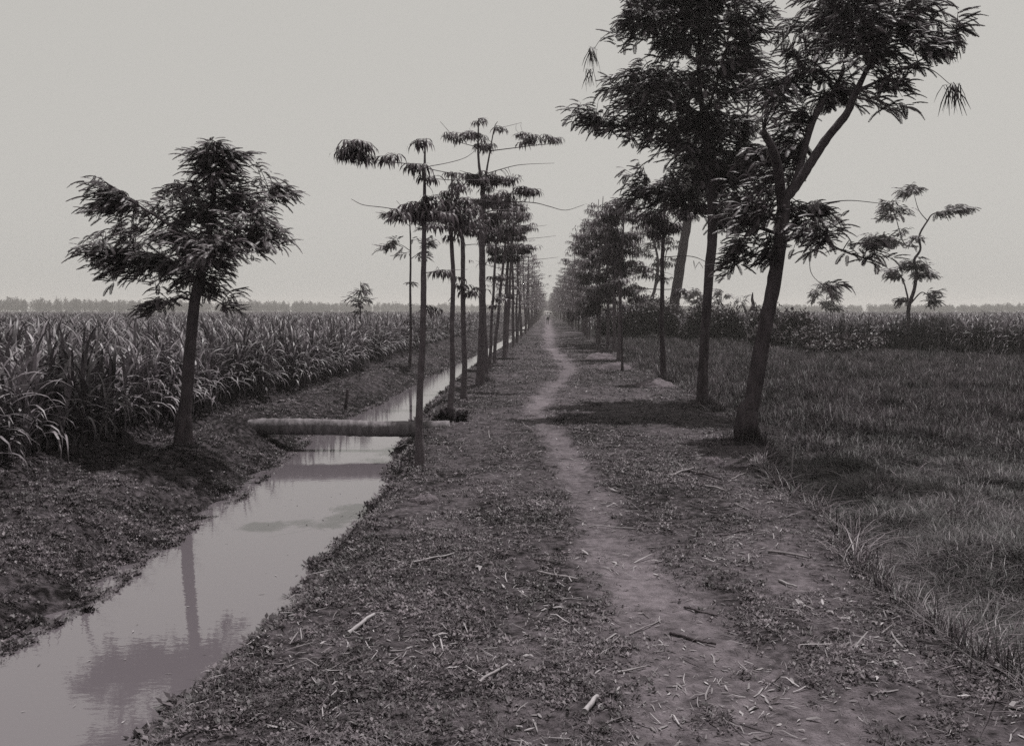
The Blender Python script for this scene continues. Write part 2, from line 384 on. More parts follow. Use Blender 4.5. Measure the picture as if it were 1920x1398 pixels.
    for (cx, cy, rx, n, L) in pods:
        pb = MB(); c0 = P(cx, cy, Y)
        for _ in range(n):
            o = c0 + np.array([r.uniform(-1, 1) * rx / k, r.uniform(-1, 1) * rx / k, r.uniform(-.2, .6) * rx / k])
            az = r.uniform(0, 6.28); s_ = np.array([math.cos(az), math.sin(az), 0]); sw = r.uniform(-.35, .35); sw2 = r.uniform(-.3, .3)
            l = L * r.uniform(.6, 1.1) / k
            pts = [c0 * .5 + o * .5 + [0, 0, .1 * l], o, o + np.array([sw, sw2, -.5]) * l, o + np.array([sw * 1.6, sw2 * 1.5, -1]) * l]
            v, q = strip(pts, [.003, .015, .018, .004], s_); pb.add(v, q, r.uniform(.3, .7))
        pb.build('seed_pods', M['pod'], T, org)
    return T

G_ALB = 'feathery leaved trees on the right edge of the road'
traced_tree('feathery_tree', 'dark feathery tree with broad spreading crown standing alone on the left ditch bank', 12.1,
    [[(346, 840, 16), (350, 750, 14), (358, 650, 12.5), (367, 560, 12), (380, 500, 11), (394, 430, 8), (403, 350, 5), (400, 275, 1.5)],
     [(374, 530, 8), (320, 490, 6, .2), (250, 470, 4, .4), (180, 468, 2, .3)], [(384, 490, 7), (330, 430, 5, -.3), (270, 390, 3, -.5), (225, 360, 1.5, -.4)],
     [(394, 430, 5), (350, 385, 3.5, .3), (322, 345, 1.5, .5)], [(388, 460, 7), (440, 452, 5, -.3), (500, 450, 3, -.5), (535, 445, 1.5, -.4)],
     [(400, 380, 4), (450, 370, 3, .3), (515, 355, 1.5, .4)], [(366, 565, 5), (335, 558, 3, -.3), (300, 572, 1.5, -.5)], [(370, 550, 4), (400, 560, 2.5, .2), (425, 575, 1.2, .3)],
     [(382, 495, 5), (400, 480, 3, -.6), (410, 470, 1.5, -1.1)], [(384, 490, 5), (370, 460, 3, .7), (350, 440, 1.5, 1.2)]],
    [(310, 420, 120, 50, .28), (430, 390, 90, 75, .28), (290, 480, 130, 34, .3), (440, 470, 90, 38, .3), (365, 510, 70, 45, .3), (405, 320, 55, 45, .3), (440, 305, 38, 18), (375, 300, 34, 14), (400, 280, 38, 16), (405, 305, 48, 22), (455, 293, 18, 10, .7), (335, 340, 34, 18), (410, 345, 62, 26), (490, 345, 40, 20), (520, 362, 18, 14, .8), (222, 360, 34, 20), (270, 395, 52, 20),
     (345, 395, 55, 28), (430, 395, 60, 30), (215, 430, 44, 18), (150, 468, 34, 14), (210, 480, 55, 20), (290, 450, 66, 30), (370, 455, 60, 34), (450, 440, 56, 26), (510, 450, 42, 24), (535, 440, 18, 14, .7),
     (240, 405, 44, 16), (300, 350, 26, 14, .7), (185, 500, 55, 12), (480, 405, 44, 16), (470, 480, 40, 16), (270, 495, 50, 14), (395, 525, 48, 14), (160, 445, 30, 8, .7), (220, 520, 44, 12), (200, 530, 30, 8, .6), (290, 515, 52, 18), (350, 520, 38, 24), (420, 500, 30, 18), (405, 545, 32, 12, .7), (335, 565, 46, 12, .7), (305, 580, 24, 12, .8), (415, 580, 22, 12, .7)],
    'feather', 'bark_dark', .26, 2.0, (346, 840), seed=3, spread=1.45)
# nearest tree on the right
traced_tree('feathery_tree', 'thick forked tree nearest on the right, with a pale broken stub beside its fork', 12.6,
    [[(1402, 835, 22), (1410, 760, 19), (1428, 650, 17.5), (1447, 550, 16.5), (1460, 470, 16), (1467, 400, 15.5), (1470, 365, 14)],
     [(1466, 378, 12, 0), (1459, 325, 10.5, -.35), (1447, 280, 9, -.7), (1430, 246, 7, -.9)],
     [(1468, 378, 12), (1495, 345, 11.5), (1522, 305, 10.5), (1552, 258, 9.5), (1585, 215, 8.5), (1603, 175, 7), (1625, 130, 5), (1655, 80, 3.5), (1685, 30, 2)],
     [(1490, 350, 9.5), (1502, 300, 8.5, .2), (1520, 240, 7.5, .5), (1545, 190, 6.5, .8), (1570, 160, 5, 1), (1590, 90, 3.5, 1.2), (1600, 10, 2, 1.3)],
     [(1605, 172, 5), (1670, 140, 3.5, -.4), (1730, 110, 2, -.6), (1790, 70, 1, -.5)], [(1700, 125, 2, -.5), (1745, 130, 1.2, -.5), (1785, 160, .8, -.5)],
     [(1570, 160, 4, .9), (1520, 130, 2.5, 1), (1470, 160, 1.5, 1)], [(1600, 180, 3.5), (1640, 195, 2, -.5), (1650, 215, 1, -.8)],
     [(1462, 455, 6), (1520, 440, 4, -.5), (1580, 470, 2.5, -.8), (1640, 490, 1.2, -.8)], [(1462, 440, 6), (1410, 430, 4, .3), (1370, 490, 1.5, .4)],
     [(1467, 395, 4), (1530, 384, 2, .4), (1590, 376, 1.3, .5), (1650, 381, .9, .5)], [(1465, 420, 5), (1430, 380, 3, -.4), (1400, 320, 1.5, -.6)],
     [(1520, 460, 1.2, -.5), (1520, 510, .9, -.5), (1548, 540, .7, -.5)], [(1640, 110, 3.5, 0), (1620, 50, 2.5, -.6), (1600, -20, 1.5, -1)]],
    [(1470, 300, 60, 90, .3, .4), (1420, 420, 60, 80, .3), (1600, 110, 130, 70, .3), (1500, 430, 60, 45, .3), (1600, 70, 90, 34), (1700, 62, 62, 26), (1765, 58, 34, 14, .8), (1650, 115, 84, 30), (1725, 112, 40, 16), (1560, 112, 52, 30), (1505, 140, 46, 20), (1470, 175, 46, 16), (1440, 200, 34, 16),
     (1600, 150, 40, 18), (1655, 165, 40, 12), (1665, 188, 34, 10, .7), (1650, 225, 32, 9, .7), (1618, 195, 12, 8, .6), (1500, 235, 20, 14, .6), (1480, 250, 34, 26), (1440, 285, 42, 34, 1, .6), (1425, 345, 52, 42, 1, .5), (1470, 110, 34, 30, .8), (1500, 190, 40, 26), (1500, 310, 22, 14, .7, .6), (1415, 405, 50, 42),
     (1405, 465, 42, 26), (1372, 500, 26, 14), (1505, 400, 40, 26), (1540, 405, 34, 24), (1548, 382, 30, 9, .8), (1510, 450, 44, 16), (1590, 470, 36, 14), (1610, 490, 26, 9, .8), (1455, 480, 30, 18), (1548, 542, 12, 9, 1),
     (1620, 0, 110, 42), (1705, 10, 70, 34), (1560, -30, 80, 40), (1640, -60, 90, 40)],
    'feather', 'bark_dark', .31, 2.3, (1402, 835), G_ALB, pods=[(1785, 165, 16, 34, 48), (1790, 92, 8, 8, 30), (1465, 60, 14, 16, 40)], seed=5, spread=1.3)
traced_tree('feathery_tree', 'straight trunked tree second on the right, carrying the largest and densest dark crown', 17.7,
    [[(1318, 755, 12), (1322, 650, 11), (1330, 520, 11), (1337, 430, 11.5), (1332, 340, 10), (1322, 250, 8), (1312, 150, 6), (1310, 60, 4), (1305, -40, 2)],
     [(1332, 350, 6), (1290, 280, 5, -.6), (1240, 235, 4, -1), (1150, 238, 2.5, -1.2), (1080, 235, 1.2, -1.2)], [(1322, 260, 6), (1270, 180, 4, .6), (1200, 130, 2, 1)],
     [(1335, 365, 6), (1380, 300, 4.5, .5), (1402, 200, 3, .8), (1390, 90, 1.5, 1)], [(1332, 400, 5), (1270, 365, 3, .7), (1215, 355, 1.5, 1)],
     [(1320, 230, 4), (1355, 120, 3, -.9), (1372, 10, 1.5, -1.4)], [(1310, 120, 3), (1230, 60, 2, -.6), (1160, 40, 1, -.8)], [(1150, 238, 2, -1.2), (1130, 260, 1, -1.3)],
     [(1170, 42, .9, -.8), (1130, 70, .8, -.8), (1113, 92, .7, -.8)]],
    [(1280, 180, 120, 120, .25), (1370, 260, 80, 110, .25), (1300, 60, 120, 90, .25), (1250, 320, 70, 60, .25), (1205, 55, 46, 26), (1290, 60, 80, 38), (1375, 80, 50, 40), (1430, 90, 34, 22), (1178, 100, 30, 22, .8), (1180, 145, 50, 26), (1255, 140, 74, 44), (1350, 160, 76, 54), (1205, 195, 56, 26), (1092, 222, 30, 12, .8), (1120, 238, 34, 16), (1135, 265, 32, 16),
     (1180, 245, 36, 16, .7), (1290, 228, 84, 46), (1370, 255, 64, 54), (1240, 285, 42, 26), (1195, 288, 28, 10), (1320, 318, 64, 44), (1245, 335, 40, 20), (1205, 345, 28, 18), (1225, 385, 30, 14), (1290, 375, 46, 24), (1400, 330, 46, 44),
     (1365, 400, 40, 34), (1180, 375, 24, 10, .8), (1280, 0, 100, 44), (1355, -30, 80, 46), (1220, -20, 60, 34), (1300, -70, 80, 30)],
    'feather', 'bark_dark', .35, 2.5, (1318, 755), G_ALB, pods=[(1112, 96, 12, 26, 42), (1104, 135, 10, 14, 34)], seed=8, spread=1.25)
# big leaning tree in the hedge
traced_tree('leaning_tree', 'big tree leaning right out of the hedge, its stout trunk bare against the sky', 77,
    [[(1254, 632, 13), (1262, 580, 12), (1272, 520, 11.5), (1283, 450, 11), (1292, 400, 9), (1300, 350, 5), (1310, 290, 3)], [(1290, 410, 4), (1270, 370, 3, -1), (1250, 330, 1.5, -2)], [(1293, 400, 4), (1330, 350, 2.5, 1), (1350, 310, 1.2, 2)]],
    [(1290, 390, 34, 14), (1260, 350, 36, 24), (1310, 340, 44, 34), (1340, 300, 36, 30), (1290, 290, 40, 34)], 'feather', 'bark_dark', 1.1, 3.0, (1254, 632), seed=11, twig=.02, coarse=True)
traced_tree('crooked_tree', 'crooked leafy tree rising from the hedge left of the leaning trunk', 74,
    [[(1213, 632, 4.5), (1215, 580, 4), (1228, 540, 3.5), (1234, 490, 3), (1226, 455, 2.2), (1220, 430, 1.5)], [(1228, 540, 2.5), (1244, 505, 2, .5), (1250, 470, 1.2, 1)], [(1217, 575, 2), (1195, 560, 1.3, -.5), (1180, 545, .8, -1)]],
    [(1215, 430, 36, 14), (1240, 455, 34, 12), (1200, 470, 28, 12), (1250, 490, 24, 10), (1205, 510, 26, 12), (1250, 520, 22, 8), (1190, 540, 26, 12), (1215, 560, 26, 12), (1185, 575, 20, 8)], 'kapok', 'bark', .42, 1.6, (1213, 632), seed=12, twig=.015, coarse=True)
traced_tree('field_tree', 'lone open crowned tree with twisting boughs at the far right edge of the low field', 49,
    [[(1701, 652, 5), (1703, 600, 4.6), (1704, 575, 4.5), (1715, 540, 4), (1718, 509, 3.5), (1715, 487, 3), (1726, 468, 2.6), (1724, 440, 2.2), (1739, 414, 1.8), (1752, 400, 1.4), (1789, 395, 1, .3), (1820, 390, .6, .4)],
     [(1739, 414, 1.4), (1722, 392, 1.1, -.3), (1712, 358, .7, -.4)], [(1722, 462, 2), (1698, 459, 1.6, -.4), (1686, 430, 1.3, -.8), (1678, 402, 1, -.9), (1663, 383, .6, -.8)],
     [(1703, 565, 3), (1695, 530, 2.2, .3), (1682, 505, 1.2, .6)], [(1698, 459, 1.2, -.4), (1665, 448, .9, -.6), (1620, 458, .5, -.9)], [(1706, 570, 2.5), (1728, 548, 1.6, -.4), (1745, 560, .8, -.6)], [(1716, 525, 2), (1735, 512, 1.3, .4), (1750, 520, .7, .5)]],
    [(1712, 350, 13, 12), (1694, 362, 13, 12), (1660, 385, 24, 10), (1648, 408, 18, 10), (1690, 400, 14, 6, .6), (1645, 448, 40, 12), (1625, 462, 26, 9), (1672, 462, 12, 9), (1805, 386, 30, 9), (1775, 395, 20, 6), (1755, 404, 12, 5, .6), (1686, 430, 8, 6, .6),
     (1712, 497, 34, 11), (1675, 512, 24, 10), (1738, 515, 24, 10), (1742, 545, 14, 10, .7), (1738, 566, 14, 12, .7), (1688, 563, 13, 8), (1713, 448, 14, 7)],
    'feather', 'bark_dark', .52, 3.3, (1701, 652), seed=13, twig=.012, coarse=True)
traced_tree('small_tree', 'small airy tree above the right cane, right of the nearest thick trunk', 92,
    [[(1549, 592, 1.2), (1549, 570, 1), (1551, 545, .8), (1549, 535, .4)], [(1550, 560, .7), (1560, 550, .5), (1568, 545, .3)], [(1549, 565, .7), (1536, 555, .4), (1528, 560, .3)]],
    [(1549, 535, 16, 8), (1538, 548, 18, 9), (1564, 552, 16, 12), (1525, 566, 9, 5), (1556, 570, 22, 8), (1575, 580, 14, 8)], 'feather', 'bark', .7, 2.2, (1549, 592), seed=14, twig=.012, coarse=True)
traced_tree('small_tree', 'round pale crowned tree far behind the hedge, left of the straight trunk', 110,
    [[(1310, 600, 1.4), (1309, 570, 1.1), (1307, 550, .8)], [(1309, 572, .8), (1295, 555, .4)], [(1309, 572, .8), (1320, 552, .4)]],
    [(1305, 548, 20, 9), (1292, 556, 14, 9), (1320, 555, 14, 9), (1310, 565, 18, 8)], 'feather', 'bark', .8, 2.2, (1310, 600), seed=15, twig=.012, coarse=True)
traced_tree('small_tree', 'thin wispy tree far behind the hedge, right of the straight trunk', 105,
    [[(1352, 600, 1.2), (1352, 570, .9), (1354, 545, .6)], [(1352, 570, .6), (1362, 550, .3)]],
    [(1345, 550, 14, 8, .7), (1358, 550, 12, 9, .7), (1352, 565, 14, 7, .5)], 'feather', 'bark', .8, 1.6, (1352, 600), seed=16, twig=.012, coarse=True)
traced_tree('pollard_tree', 'stubby dark pollarded tree with knobbly twisted head standing in the right cane edge', 60,
    [[(1405, 640, 5.5), (1404, 610, 5), (1406, 590, 6.5), (1412, 575, 4.5), (1410, 560, 3), (1411, 548, 1)], [(1404, 598, 4), (1397, 583, 2.2), (1392, 572, .8)], [(1408, 588, 4), (1418, 578, 2), (1416, 566, .8)], [(1401, 585, 1.5), (1392, 569, .8), (1386, 566, .4)]],
    [(1395, 558, 14, 6, .6), (1388, 566, 8, 5, .5), (1412, 590, 10, 8, .5)], 'feather', 'bark_dark', .45, 1.6, (1405, 640), seed=17, twig=.012, coarse=True)
# left bank
traced_tree('bank_sapling', 'thin dark feathery sapling on the left ditch bank behind the log', 29.7,
    [[(770, 686, 3.2), (770, 600, 2.8), (769, 520, 2.4), (770, 450, 1.8), (768, 390, .8)], [(770, 470, 1.2), (750, 458, .8, -.2), (728, 462, .5, -.3)], [(770, 485, 1.2), (790, 470, .8, .3), (812, 452, .5, .4)], [(769, 425, .9), (745, 408, .6, .2), (726, 400, .4, .2)], [(769, 410, .9), (790, 400, .6, -.2), (805, 420, .4, -.2)]],
    [(733, 463, 24, 10), (740, 450, 14, 6), (750, 480, 16, 6, .6), (800, 450, 22, 12), (790, 478, 18, 8), (740, 403, 22, 8), (770, 405, 26, 14), (805, 425, 20, 12), (768, 525, 12, 7, .7), (770, 600, 12, 5, .5)],
    'feather', 'bark_dark', .34, 2.4, (770, 686), seed=18, twig=.006, coarse=False)
traced_tree('cane_sapling', 'small feathery sapling poking out of the left cane field', 36,
    [[(676, 612, 1.8), (676, 580, 1.4), (676, 550, .9), (675, 527, .4)]],
    [(675, 532, 9, 5), (668, 545, 14, 5), (682, 545, 14, 5), (665, 560, 14, 5), (686, 560, 13, 5), (675, 570, 18, 5), (674, 585, 16, 5)],
    'feather', 'bark_dark', .4, 2.3, (676, 612), seed=19, twig=.006)

# ---- slender whorled trees, traced
G_L = 'slender young trees lining the ditch'
def z2(x, y): return (620 + x / 3.678, 180 + y / 3.678)
K = 'kapok'
traced_tree('slender_tree', 'slender tree nearest the camera in the ditch row, trunk crossing the log end', 10.6,
    [[(785, 868, 9), (788, 760, 8.2), (794, 600, 7), (795, 510, 6.2), (796, 410, 4.6), (797, 313, 2.8), (798, 266, 1.6)],
     [(798, 313, 1.8), (760, 307, 1.4, -.2), (720, 303, 1.1, -.3), (690, 298, .8, -.4)], [(798, 313, 1.6), (840, 305, 1.2, .4), (870, 296, 1, .6), (889, 283, .7, .7)], [(797, 315, 1.6), (830, 322, 1.3, .5), (868, 327, .9, .9)],
     [(795, 402, 2), (760, 396, 1.5, -.4), (720, 389, 1.2, -.7), (680, 384, 1, -.9), (657, 373, .6, -1)], [(795, 402, 1.8), (760, 395, 1.2, .4), (742, 376, .6, .6)], [(796, 404, 1.6), (830, 400, 1.2, .5), (850, 396, .6, .8)],
     [(796, 405, 1.6), (815, 400, 1, -.6), (835, 392, .6, -1)],
     [(795, 512, 1.6), (830, 507, 1.1, .4), (878, 505, .6, .8)], [(791, 610, 1.2), (800, 575, .8, .2)]],
    [(680, 288, 26, 12, 1.6), (690, 300, 22, 12, 1.4), (664, 292, 10, 8), (735, 303, 9, 5), (775, 315, 20, 11, 1.4), (806, 328, 10, 10), (798, 265, 8, 3, .6), (775, 385, 28, 14, 1.5), (805, 378, 24, 12, 1.5), (795, 400, 40, 12, 1.6), (830, 395, 16, 9), (755, 410, 14, 8), (823, 506, 14, 4, .7), (800, 572, 9, 6, .8)],
    K, 'bark', .135, 2.2, (785, 868), G_L, seed=21, twig=.003)
traced_tree('slender_tree', 'slender tree second in the ditch row, its base in weeds at the log end', 15.0,
    [[(845, 788, 6.5), (847, 680, 6), (848, 560, 5.4), (848, 440, 4.4), (847, 338, 2), (849, 322, 1)],
     [(847, 338, 1.2), (815, 335, .9, -.3), (790, 328, .6, -.5)], [(847, 338, 1.2), (890, 337, .9, .4), (930, 337, .6, .7)], [(848, 395, 1.3), (820, 385, .9, .5), (800, 375, .6, .8)], [(848, 400, 1.3), (880, 390, .9, -.5), (905, 378, .6, -.8)], [(848, 555, 1.3), (840, 565, .8, -.2)], [(848, 420, 1.2), (822, 410, .8, -.6), (808, 402, .5, -1)]],
    [(852, 325, 14, 5, .8), (845, 362, 26, 8), (858, 378, 30, 10), (840, 395, 30, 12), (825, 410, 22, 10), (850, 415, 30, 12), (868, 400, 18, 10), (865, 345, 16, 6, .8), (835, 425, 16, 9, .8), (836, 382, 14, 7), (855, 440, 10, 8, .5)],
    K, 'bark', .15, 2.5, (845, 788), G_L, seed=22, twig=.004)
traced_tree('slender_tree', 'slightly bent slender tree third in the ditch row, small leaf tuft halfway up', 18.4,
    [[(870, 750, 6.5), (869, 640, 6), (868, 520, 5.4), (867, 455, 4.8), (863, 430, 4.2), (860, 380, 3), (860, 335, 1.2)],
     [(863, 430, 1.3), (890, 415, .9, .4), (910, 400, .6, .7)], [(860, 380, 1.2), (835, 372, .8, -.5), (815, 366, .5, -.8)], [(868, 460, 1.2), (900, 458, .9, .5), (985, 462, .5, 1.2)], [(860, 378, 1.2), (895, 374, .8, .4), (930, 378, .5, .8)], [(868, 540, 1), (876, 530, .7, .2)]],
    [(862, 348, 18, 8), (872, 395, 30, 14), (866, 415, 32, 14), (880, 430, 24, 10), (845, 405, 18, 10), (862, 535, 9, 10, .8), (875, 550, 6, 8, .6), (858, 520, 5, 5, .6), (900, 410, 18, 8)],
    K, 'bark', .17, 2.5, (870, 750), G_L, seed=23, twig=.004)
traced_tree('slender_tree', 'tallest tree of the ditch row, thick trunk forking into two bare leaders at the top', 21.9,
    [[(902, 724, 8.5), (903, 640, 8), (904, 540, 7.5), (905, 450, 6.8), (905, 385, 5.5), (901, 330, 3.4), (897, 275, 2.4), (897, 222, 1.2)],
     [(905, 390, 4.5), (912, 330, 3.4, .3), (920, 283, 2.4, .5), (928, 240, 1.6, .6), (934, 228, .8, .6)],
     [(920, 283, 1.7, .5), (960, 278, 1.4, 0), (1000, 273, 1.1, -.5), (1055, 268, .6, -1)], [(920, 283, 1.6, .5), (895, 276, 1.2, .1), (865, 268, .9, -.4), (826, 255, .6, -.8)], [(866, 268, .9, -.4), (845, 250, .7, -.7), (825, 228, .5, -.9)],
     [(929, 241, .9, .6), (950, 237, .7, .9), (978, 230, .5, 1.2)], [(915, 325, 1.6, .3), (960, 312, 1.2, .8), (990, 308, .9, 1.2), (1040, 306, .5, 1.6)], [(897, 270, 1, 0), (884, 250, .7, .4), (880, 240, .5, .5)],
     [(905, 385, 2), (950, 379, 1.6, -.6), (1000, 380, 1.3, -1.3), (1030, 387, 1.1, -1.8), (1060, 394, .8, -2.2), (1095, 384, .5, -2.6)], [(905, 400, 2.2), (930, 394, 1.6, .7), (965, 395, 1, 1.2)], [(905, 385, 1.6), (880, 378, 1.1, .7), (860, 376, .7, 1.2)],
     [(903, 330, 1.2), (880, 325, 1, -.6), (862, 320, .6, -1)], [(905, 460, 1.5), (950, 462, 1, .8), (1010, 466, .5, 1.5)]],
    [(897, 226, 7, 9), (903, 250, 5, 10, .7), (884, 243, 6, 6, .6), (897, 268, 8, 6), (910, 265, 18, 9, 1.3), (868, 262, 24, 6, 1.2), (850, 262, 12, 4), (934, 228, 4, 3, .7), (977, 232, 6, 3, .7), (1005, 265, 20, 6, 1.3), (1030, 272, 16, 7, 1), (985, 270, 10, 4),
     (900, 328, 34, 9, 1.4), (930, 330, 34, 10, 1.3), (895, 340, 20, 10), (960, 330, 14, 6, .8), (905, 355, 12, 9, .8), (980, 366, 26, 9, 1.3), (1000, 372, 16, 6), (950, 372, 20, 6), (925, 372, 18, 8), (955, 392, 24, 5, 1.2), (910, 378, 14, 8), (885, 370, 12, 6)],
    K, 'bark', .17, 2.4, (902, 724), G_L, seed=24, twig=.004)
row = [('slender tree just behind the forked one in the ditch row', 911, 705, 24.9, 905, 400, 5.2, [(930, 372), (925, 410), (945, 425), (905, 430)]),
       ('slender tree sixth from the camera in the ditch row, right of the forked one', 919, 690, 28.3, 933, 375, 3.6, [(935, 372), (950, 395), (925, 440), (955, 420)]),
       ('slender tree seventh from the camera in the ditch row, leaning slightly right', 927, 680, 31.2, 953, 385, 3.8, [(953, 380), (970, 400), (940, 430), (965, 440)]),
       ('slender tree eighth from the camera in the ditch row, beside bright water', 946, 670, 35.2, 955, 395, 4.6, [(955, 395), (980, 425), (960, 460), (985, 465), (940, 480)])]
for i, (lab, bx, by, Y, tx, ty, rr, cl) in enumerate(row):
    r = random.Random(i + 50)
    limbs = [[(bx, by, rr), (bx + (tx - bx) * .3, by - (by - ty) * .35, rr * .9), (bx + (tx - bx) * .7, by - (by - ty) * .7, rr * .7), (tx, ty, rr * .3)]]
    cls = [(tx, ty, 12, 6)]
    for (cx, cy) in cl:
        t_ = min(1, max(0, (by - cy - 12) / (by - ty))); sx = bx + (tx - bx) * t_
        for sg in (-1, 1):
            ex = sx + sg * r.uniform(18, 40); dz = r.uniform(-1, 1) * .8
            limbs.append([(sx, cy + 10, 1.1), ((sx + ex) / 2, cy + 8, .8, dz * .5), (ex, cy + 4, .5, dz)])
            cls.append(((sx + ex) / 2 + sg * 4, cy + 6, 18, 6, 1.4))
        cls.append((cx, cy, 20, 8, 1.3))
    limbs.append([(sx, cy + 10, .9), (sx + 60, cy + 6, .7, .5), (sx + 95, cy + 2, .4, .8)])
    cls += [(bx + (tx - bx) * .4 + r.uniform(-12, 12), by - (by - ty) * .55, 12, 6, .8), (bx + 14, by - (by - ty) * .42, 12, 5, .8)]
    traced_tree('slender_tree', lab, Y, limbs, cls, K, 'bark', .2, 2.6, (bx, by), G_L, seed=60 + i, twig=.005, coarse=True)
G_R = 'slender leafy trees lining the field side of the road'
traced_tree('slender_tree', 'dark slender tree left of the dense crowned tree, with long horizontal bare branches', 23,
    [[(1243, 716, 6.5), (1241, 600, 5.5), (1243, 480, 4.5), (1246, 395, 3.4), (1246, 335, 1.6)],
     [(1245, 396, 1.6), (1210, 390, 1.3, -.4), (1168, 391, .8, -.8)], [(1245, 396, 1.5), (1270, 388, 1.2, .4), (1300, 390, .7, .7)], [(1243, 482, 1.4), (1300, 481, 1.2, .5), (1342, 500, .8, .9)], [(1242, 543, 1.3), (1190, 540, .8, -.6)], [(1242, 543, 1.3), (1285, 541, .7, .6)], [(1246, 345, 1), (1270, 360, .7, .4)]],
    [(1228, 410, 26, 12, 1.5), (1250, 418, 22, 14, 1.4), (1240, 436, 24, 10), (1215, 402, 16, 6), (1278, 396, 26, 9), (1262, 425, 16, 12), (1283, 541, 8, 4, .6), (1245, 350, 20, 8, .7), (1215, 370, 16, 6, .7)],
    K, 'bark_dark', .2, 2.6, (1243, 716), G_R, pods=[(1312, 492, 2, 2, 16), (1300, 490, 2, 2, 16)], seed=31, twig=.004)
row = [('thin dark bare pole tree, nearest of the bunch at the right road edge', 1166, 694, 26.9, 1164, 520, 2.6, [], 'bark_dark'),
       ('pale straight tree second in the bunch of trunks at the right road edge', 1160, 674, 33.2, 1170, 385, 4.2, [(1165, 380), (1140, 400), (1190, 400), (1155, 430), (1185, 440), (1150, 465), (1180, 490)], 'bark'),
       ('pale thick tree left of the bunch of trunks at the right road edge', 1151, 658, 40.5, 1155, 400, 4.4, [(1150, 400), (1130, 430), (1170, 440), (1140, 470), (1165, 500), (1150, 530), (1185, 545)], 'bark'),
       ('pale tree with a low bough, left of the thick pale right hand trunk', 1140, 652, 43.8, 1140, 410, 3.8, [(1135, 410), (1110, 440), (1155, 450), (1125, 480), (1160, 510), (1130, 540), (1115, 570)], 'bark'),
       ('slender tree fifth from the camera in the right row, half hidden in low branches', 1124, 648, 46.4, 1125, 430, 2.8, [(1120, 430), (1095, 460), (1135, 480), (1105, 510), (1130, 550), (1100, 575)], 'bark')]
for i, (lab, bx, by, Y, tx, ty, rr, cl, bk) in enumerate(row):
    r = random.Random(i + 90)
    limbs = [[(bx, by, rr), (bx + (tx - bx) * .3, by - (by - ty) * .35, rr * .9), (bx + (tx - bx) * .7, by - (by - ty) * .7, rr * .7), (tx, ty, rr * .3)]]
    cls = [(tx, ty, 14, 7)]
    for (cx, cy) in cl:
        t_ = min(1, max(0, (by - cy - 12) / (by - ty))); sx = bx + (tx - bx) * t_
        ex = cx + (cx - sx) * .4; dz = r.uniform(-1, 1) * 1.4
        limbs.append([(sx, cy + 12, 1.2), ((sx + ex) / 2, cy + 8, .8, dz * .5), (ex, cy + 4, .5, dz)])
        cls.append((cx, cy, 26, 10, 1.4)); cls.append((cx + r.uniform(-25, 25), cy + 14, 20, 8, 1.1)); cls.append((2 * sx - cx, cy + 6, 18, 8, .9))
    traced_tree('slender_tree', lab, Y, limbs, cls, K, bk, .24, 2.0, (bx, by), G_R, seed=80 + i, twig=.005, coarse=True)

# ---- prototypes for the trees further down both rows
def whorl_tree(seed, H, rad, dense, z0, leafn, lsize):
    r = np.random.default_rng(seed); tb = MB(); bb = MB(); lf = MB()
    n = 7; zz = np.linspace(-.15, H, n); off = np.cumsum(r.normal(size=(n, 2)) * .03, 0); off[:2] = 0
    ln = smooth_line(np.column_stack([off, zz, .062 * (1 - .85 * np.clip(zz / H, 0, 1)) + .008]), 3); tube(tb, ln, 6, .05)
    pos = []; z = z0
    while z < H * .98:
        t = (z - z0) / (H - z0); x0 = np.array([np.interp(z, ln[:, 2], ln[:, 0]), np.interp(z, ln[:, 2], ln[:, 1]), z])
        nb = r.integers(3, 6) if dense else r.integers(2, 5); a0 = r.uniform(0, 6.28)
        for b_ in range(nb):
            az = a0 + b_ * 6.28 / nb + r.uniform(-.3, .3); L = rad * r.uniform(.55, 1.1) * (1 - .65 * t ** 2)
            h = np.array([math.cos(az), math.sin(az), 0]); up = r.uniform(.0, .3)
            e = x0 + h * L + np.array([0, 0, up * L]); m_ = x0 + h * L * .5 + np.array([0, 0, up * L * .25])
            tube(tb, smooth_line([[*x0, .018], [*m_, .011], [*e, .005]], 3), 4, 0, .5, False)
            for c in range(int(leafn)):
                s_ = r.uniform(.25, 1.05); q = x0 * (1 - s_) + e * s_ + r.normal(size=3) * np.array([.13, .13, .06]) * (1.4 if dense else 1)
                pos.append(q)
        z += r.uniform(.35, .6) * (1 if dense else 1.35)
    pos = np.array(pos); az = r.uniform(0, 6.28, len(pos)); d = np.stack([np.cos(az), np.sin(az), r.uniform(-.3, .3, len(pos))], 1)
    ch = r.integers(0, 2, len(pos)); Rm = frames(d); tones = r.uniform(.25, .8, len(pos)); s = lsize * r.uniform(.7, 1.2, len(pos))
    for i in (0, 1): k = ch == i; inst(lf, PLC[i], pos[k], Rm[k], s[k], tones[k])
    return tb.mesh('trunk', M['bark'], smooth=True), lf.mesh('crown', M['kapok'])
def plant(meshes, name, label, cat, loc, rz, sc, group):
    T = thing(name, label, cat, loc, group); T.rotation_euler = (random.uniform(-.03, .03), random.uniform(-.03, .03), rz); T.scale = sc
    for nm, me in zip(('trunk', 'crown'), meshes):
        o = bpy.data.objects.new(nm, me); COL.objects.link(o); o.parent = T
    return T
LP_ = [whorl_tree(100 + i, 6.0 + .35 * i, 1.35, False, 2.6, 3, .21) for i in range(6)]
RP_ = [whorl_tree(200 + i, 5.6 + .45 * i, 1.9, i % 2 == 0, 2.1, 6, .27) for i in range(6)]
r = random.Random(5)
Y = 39.0; i = 0
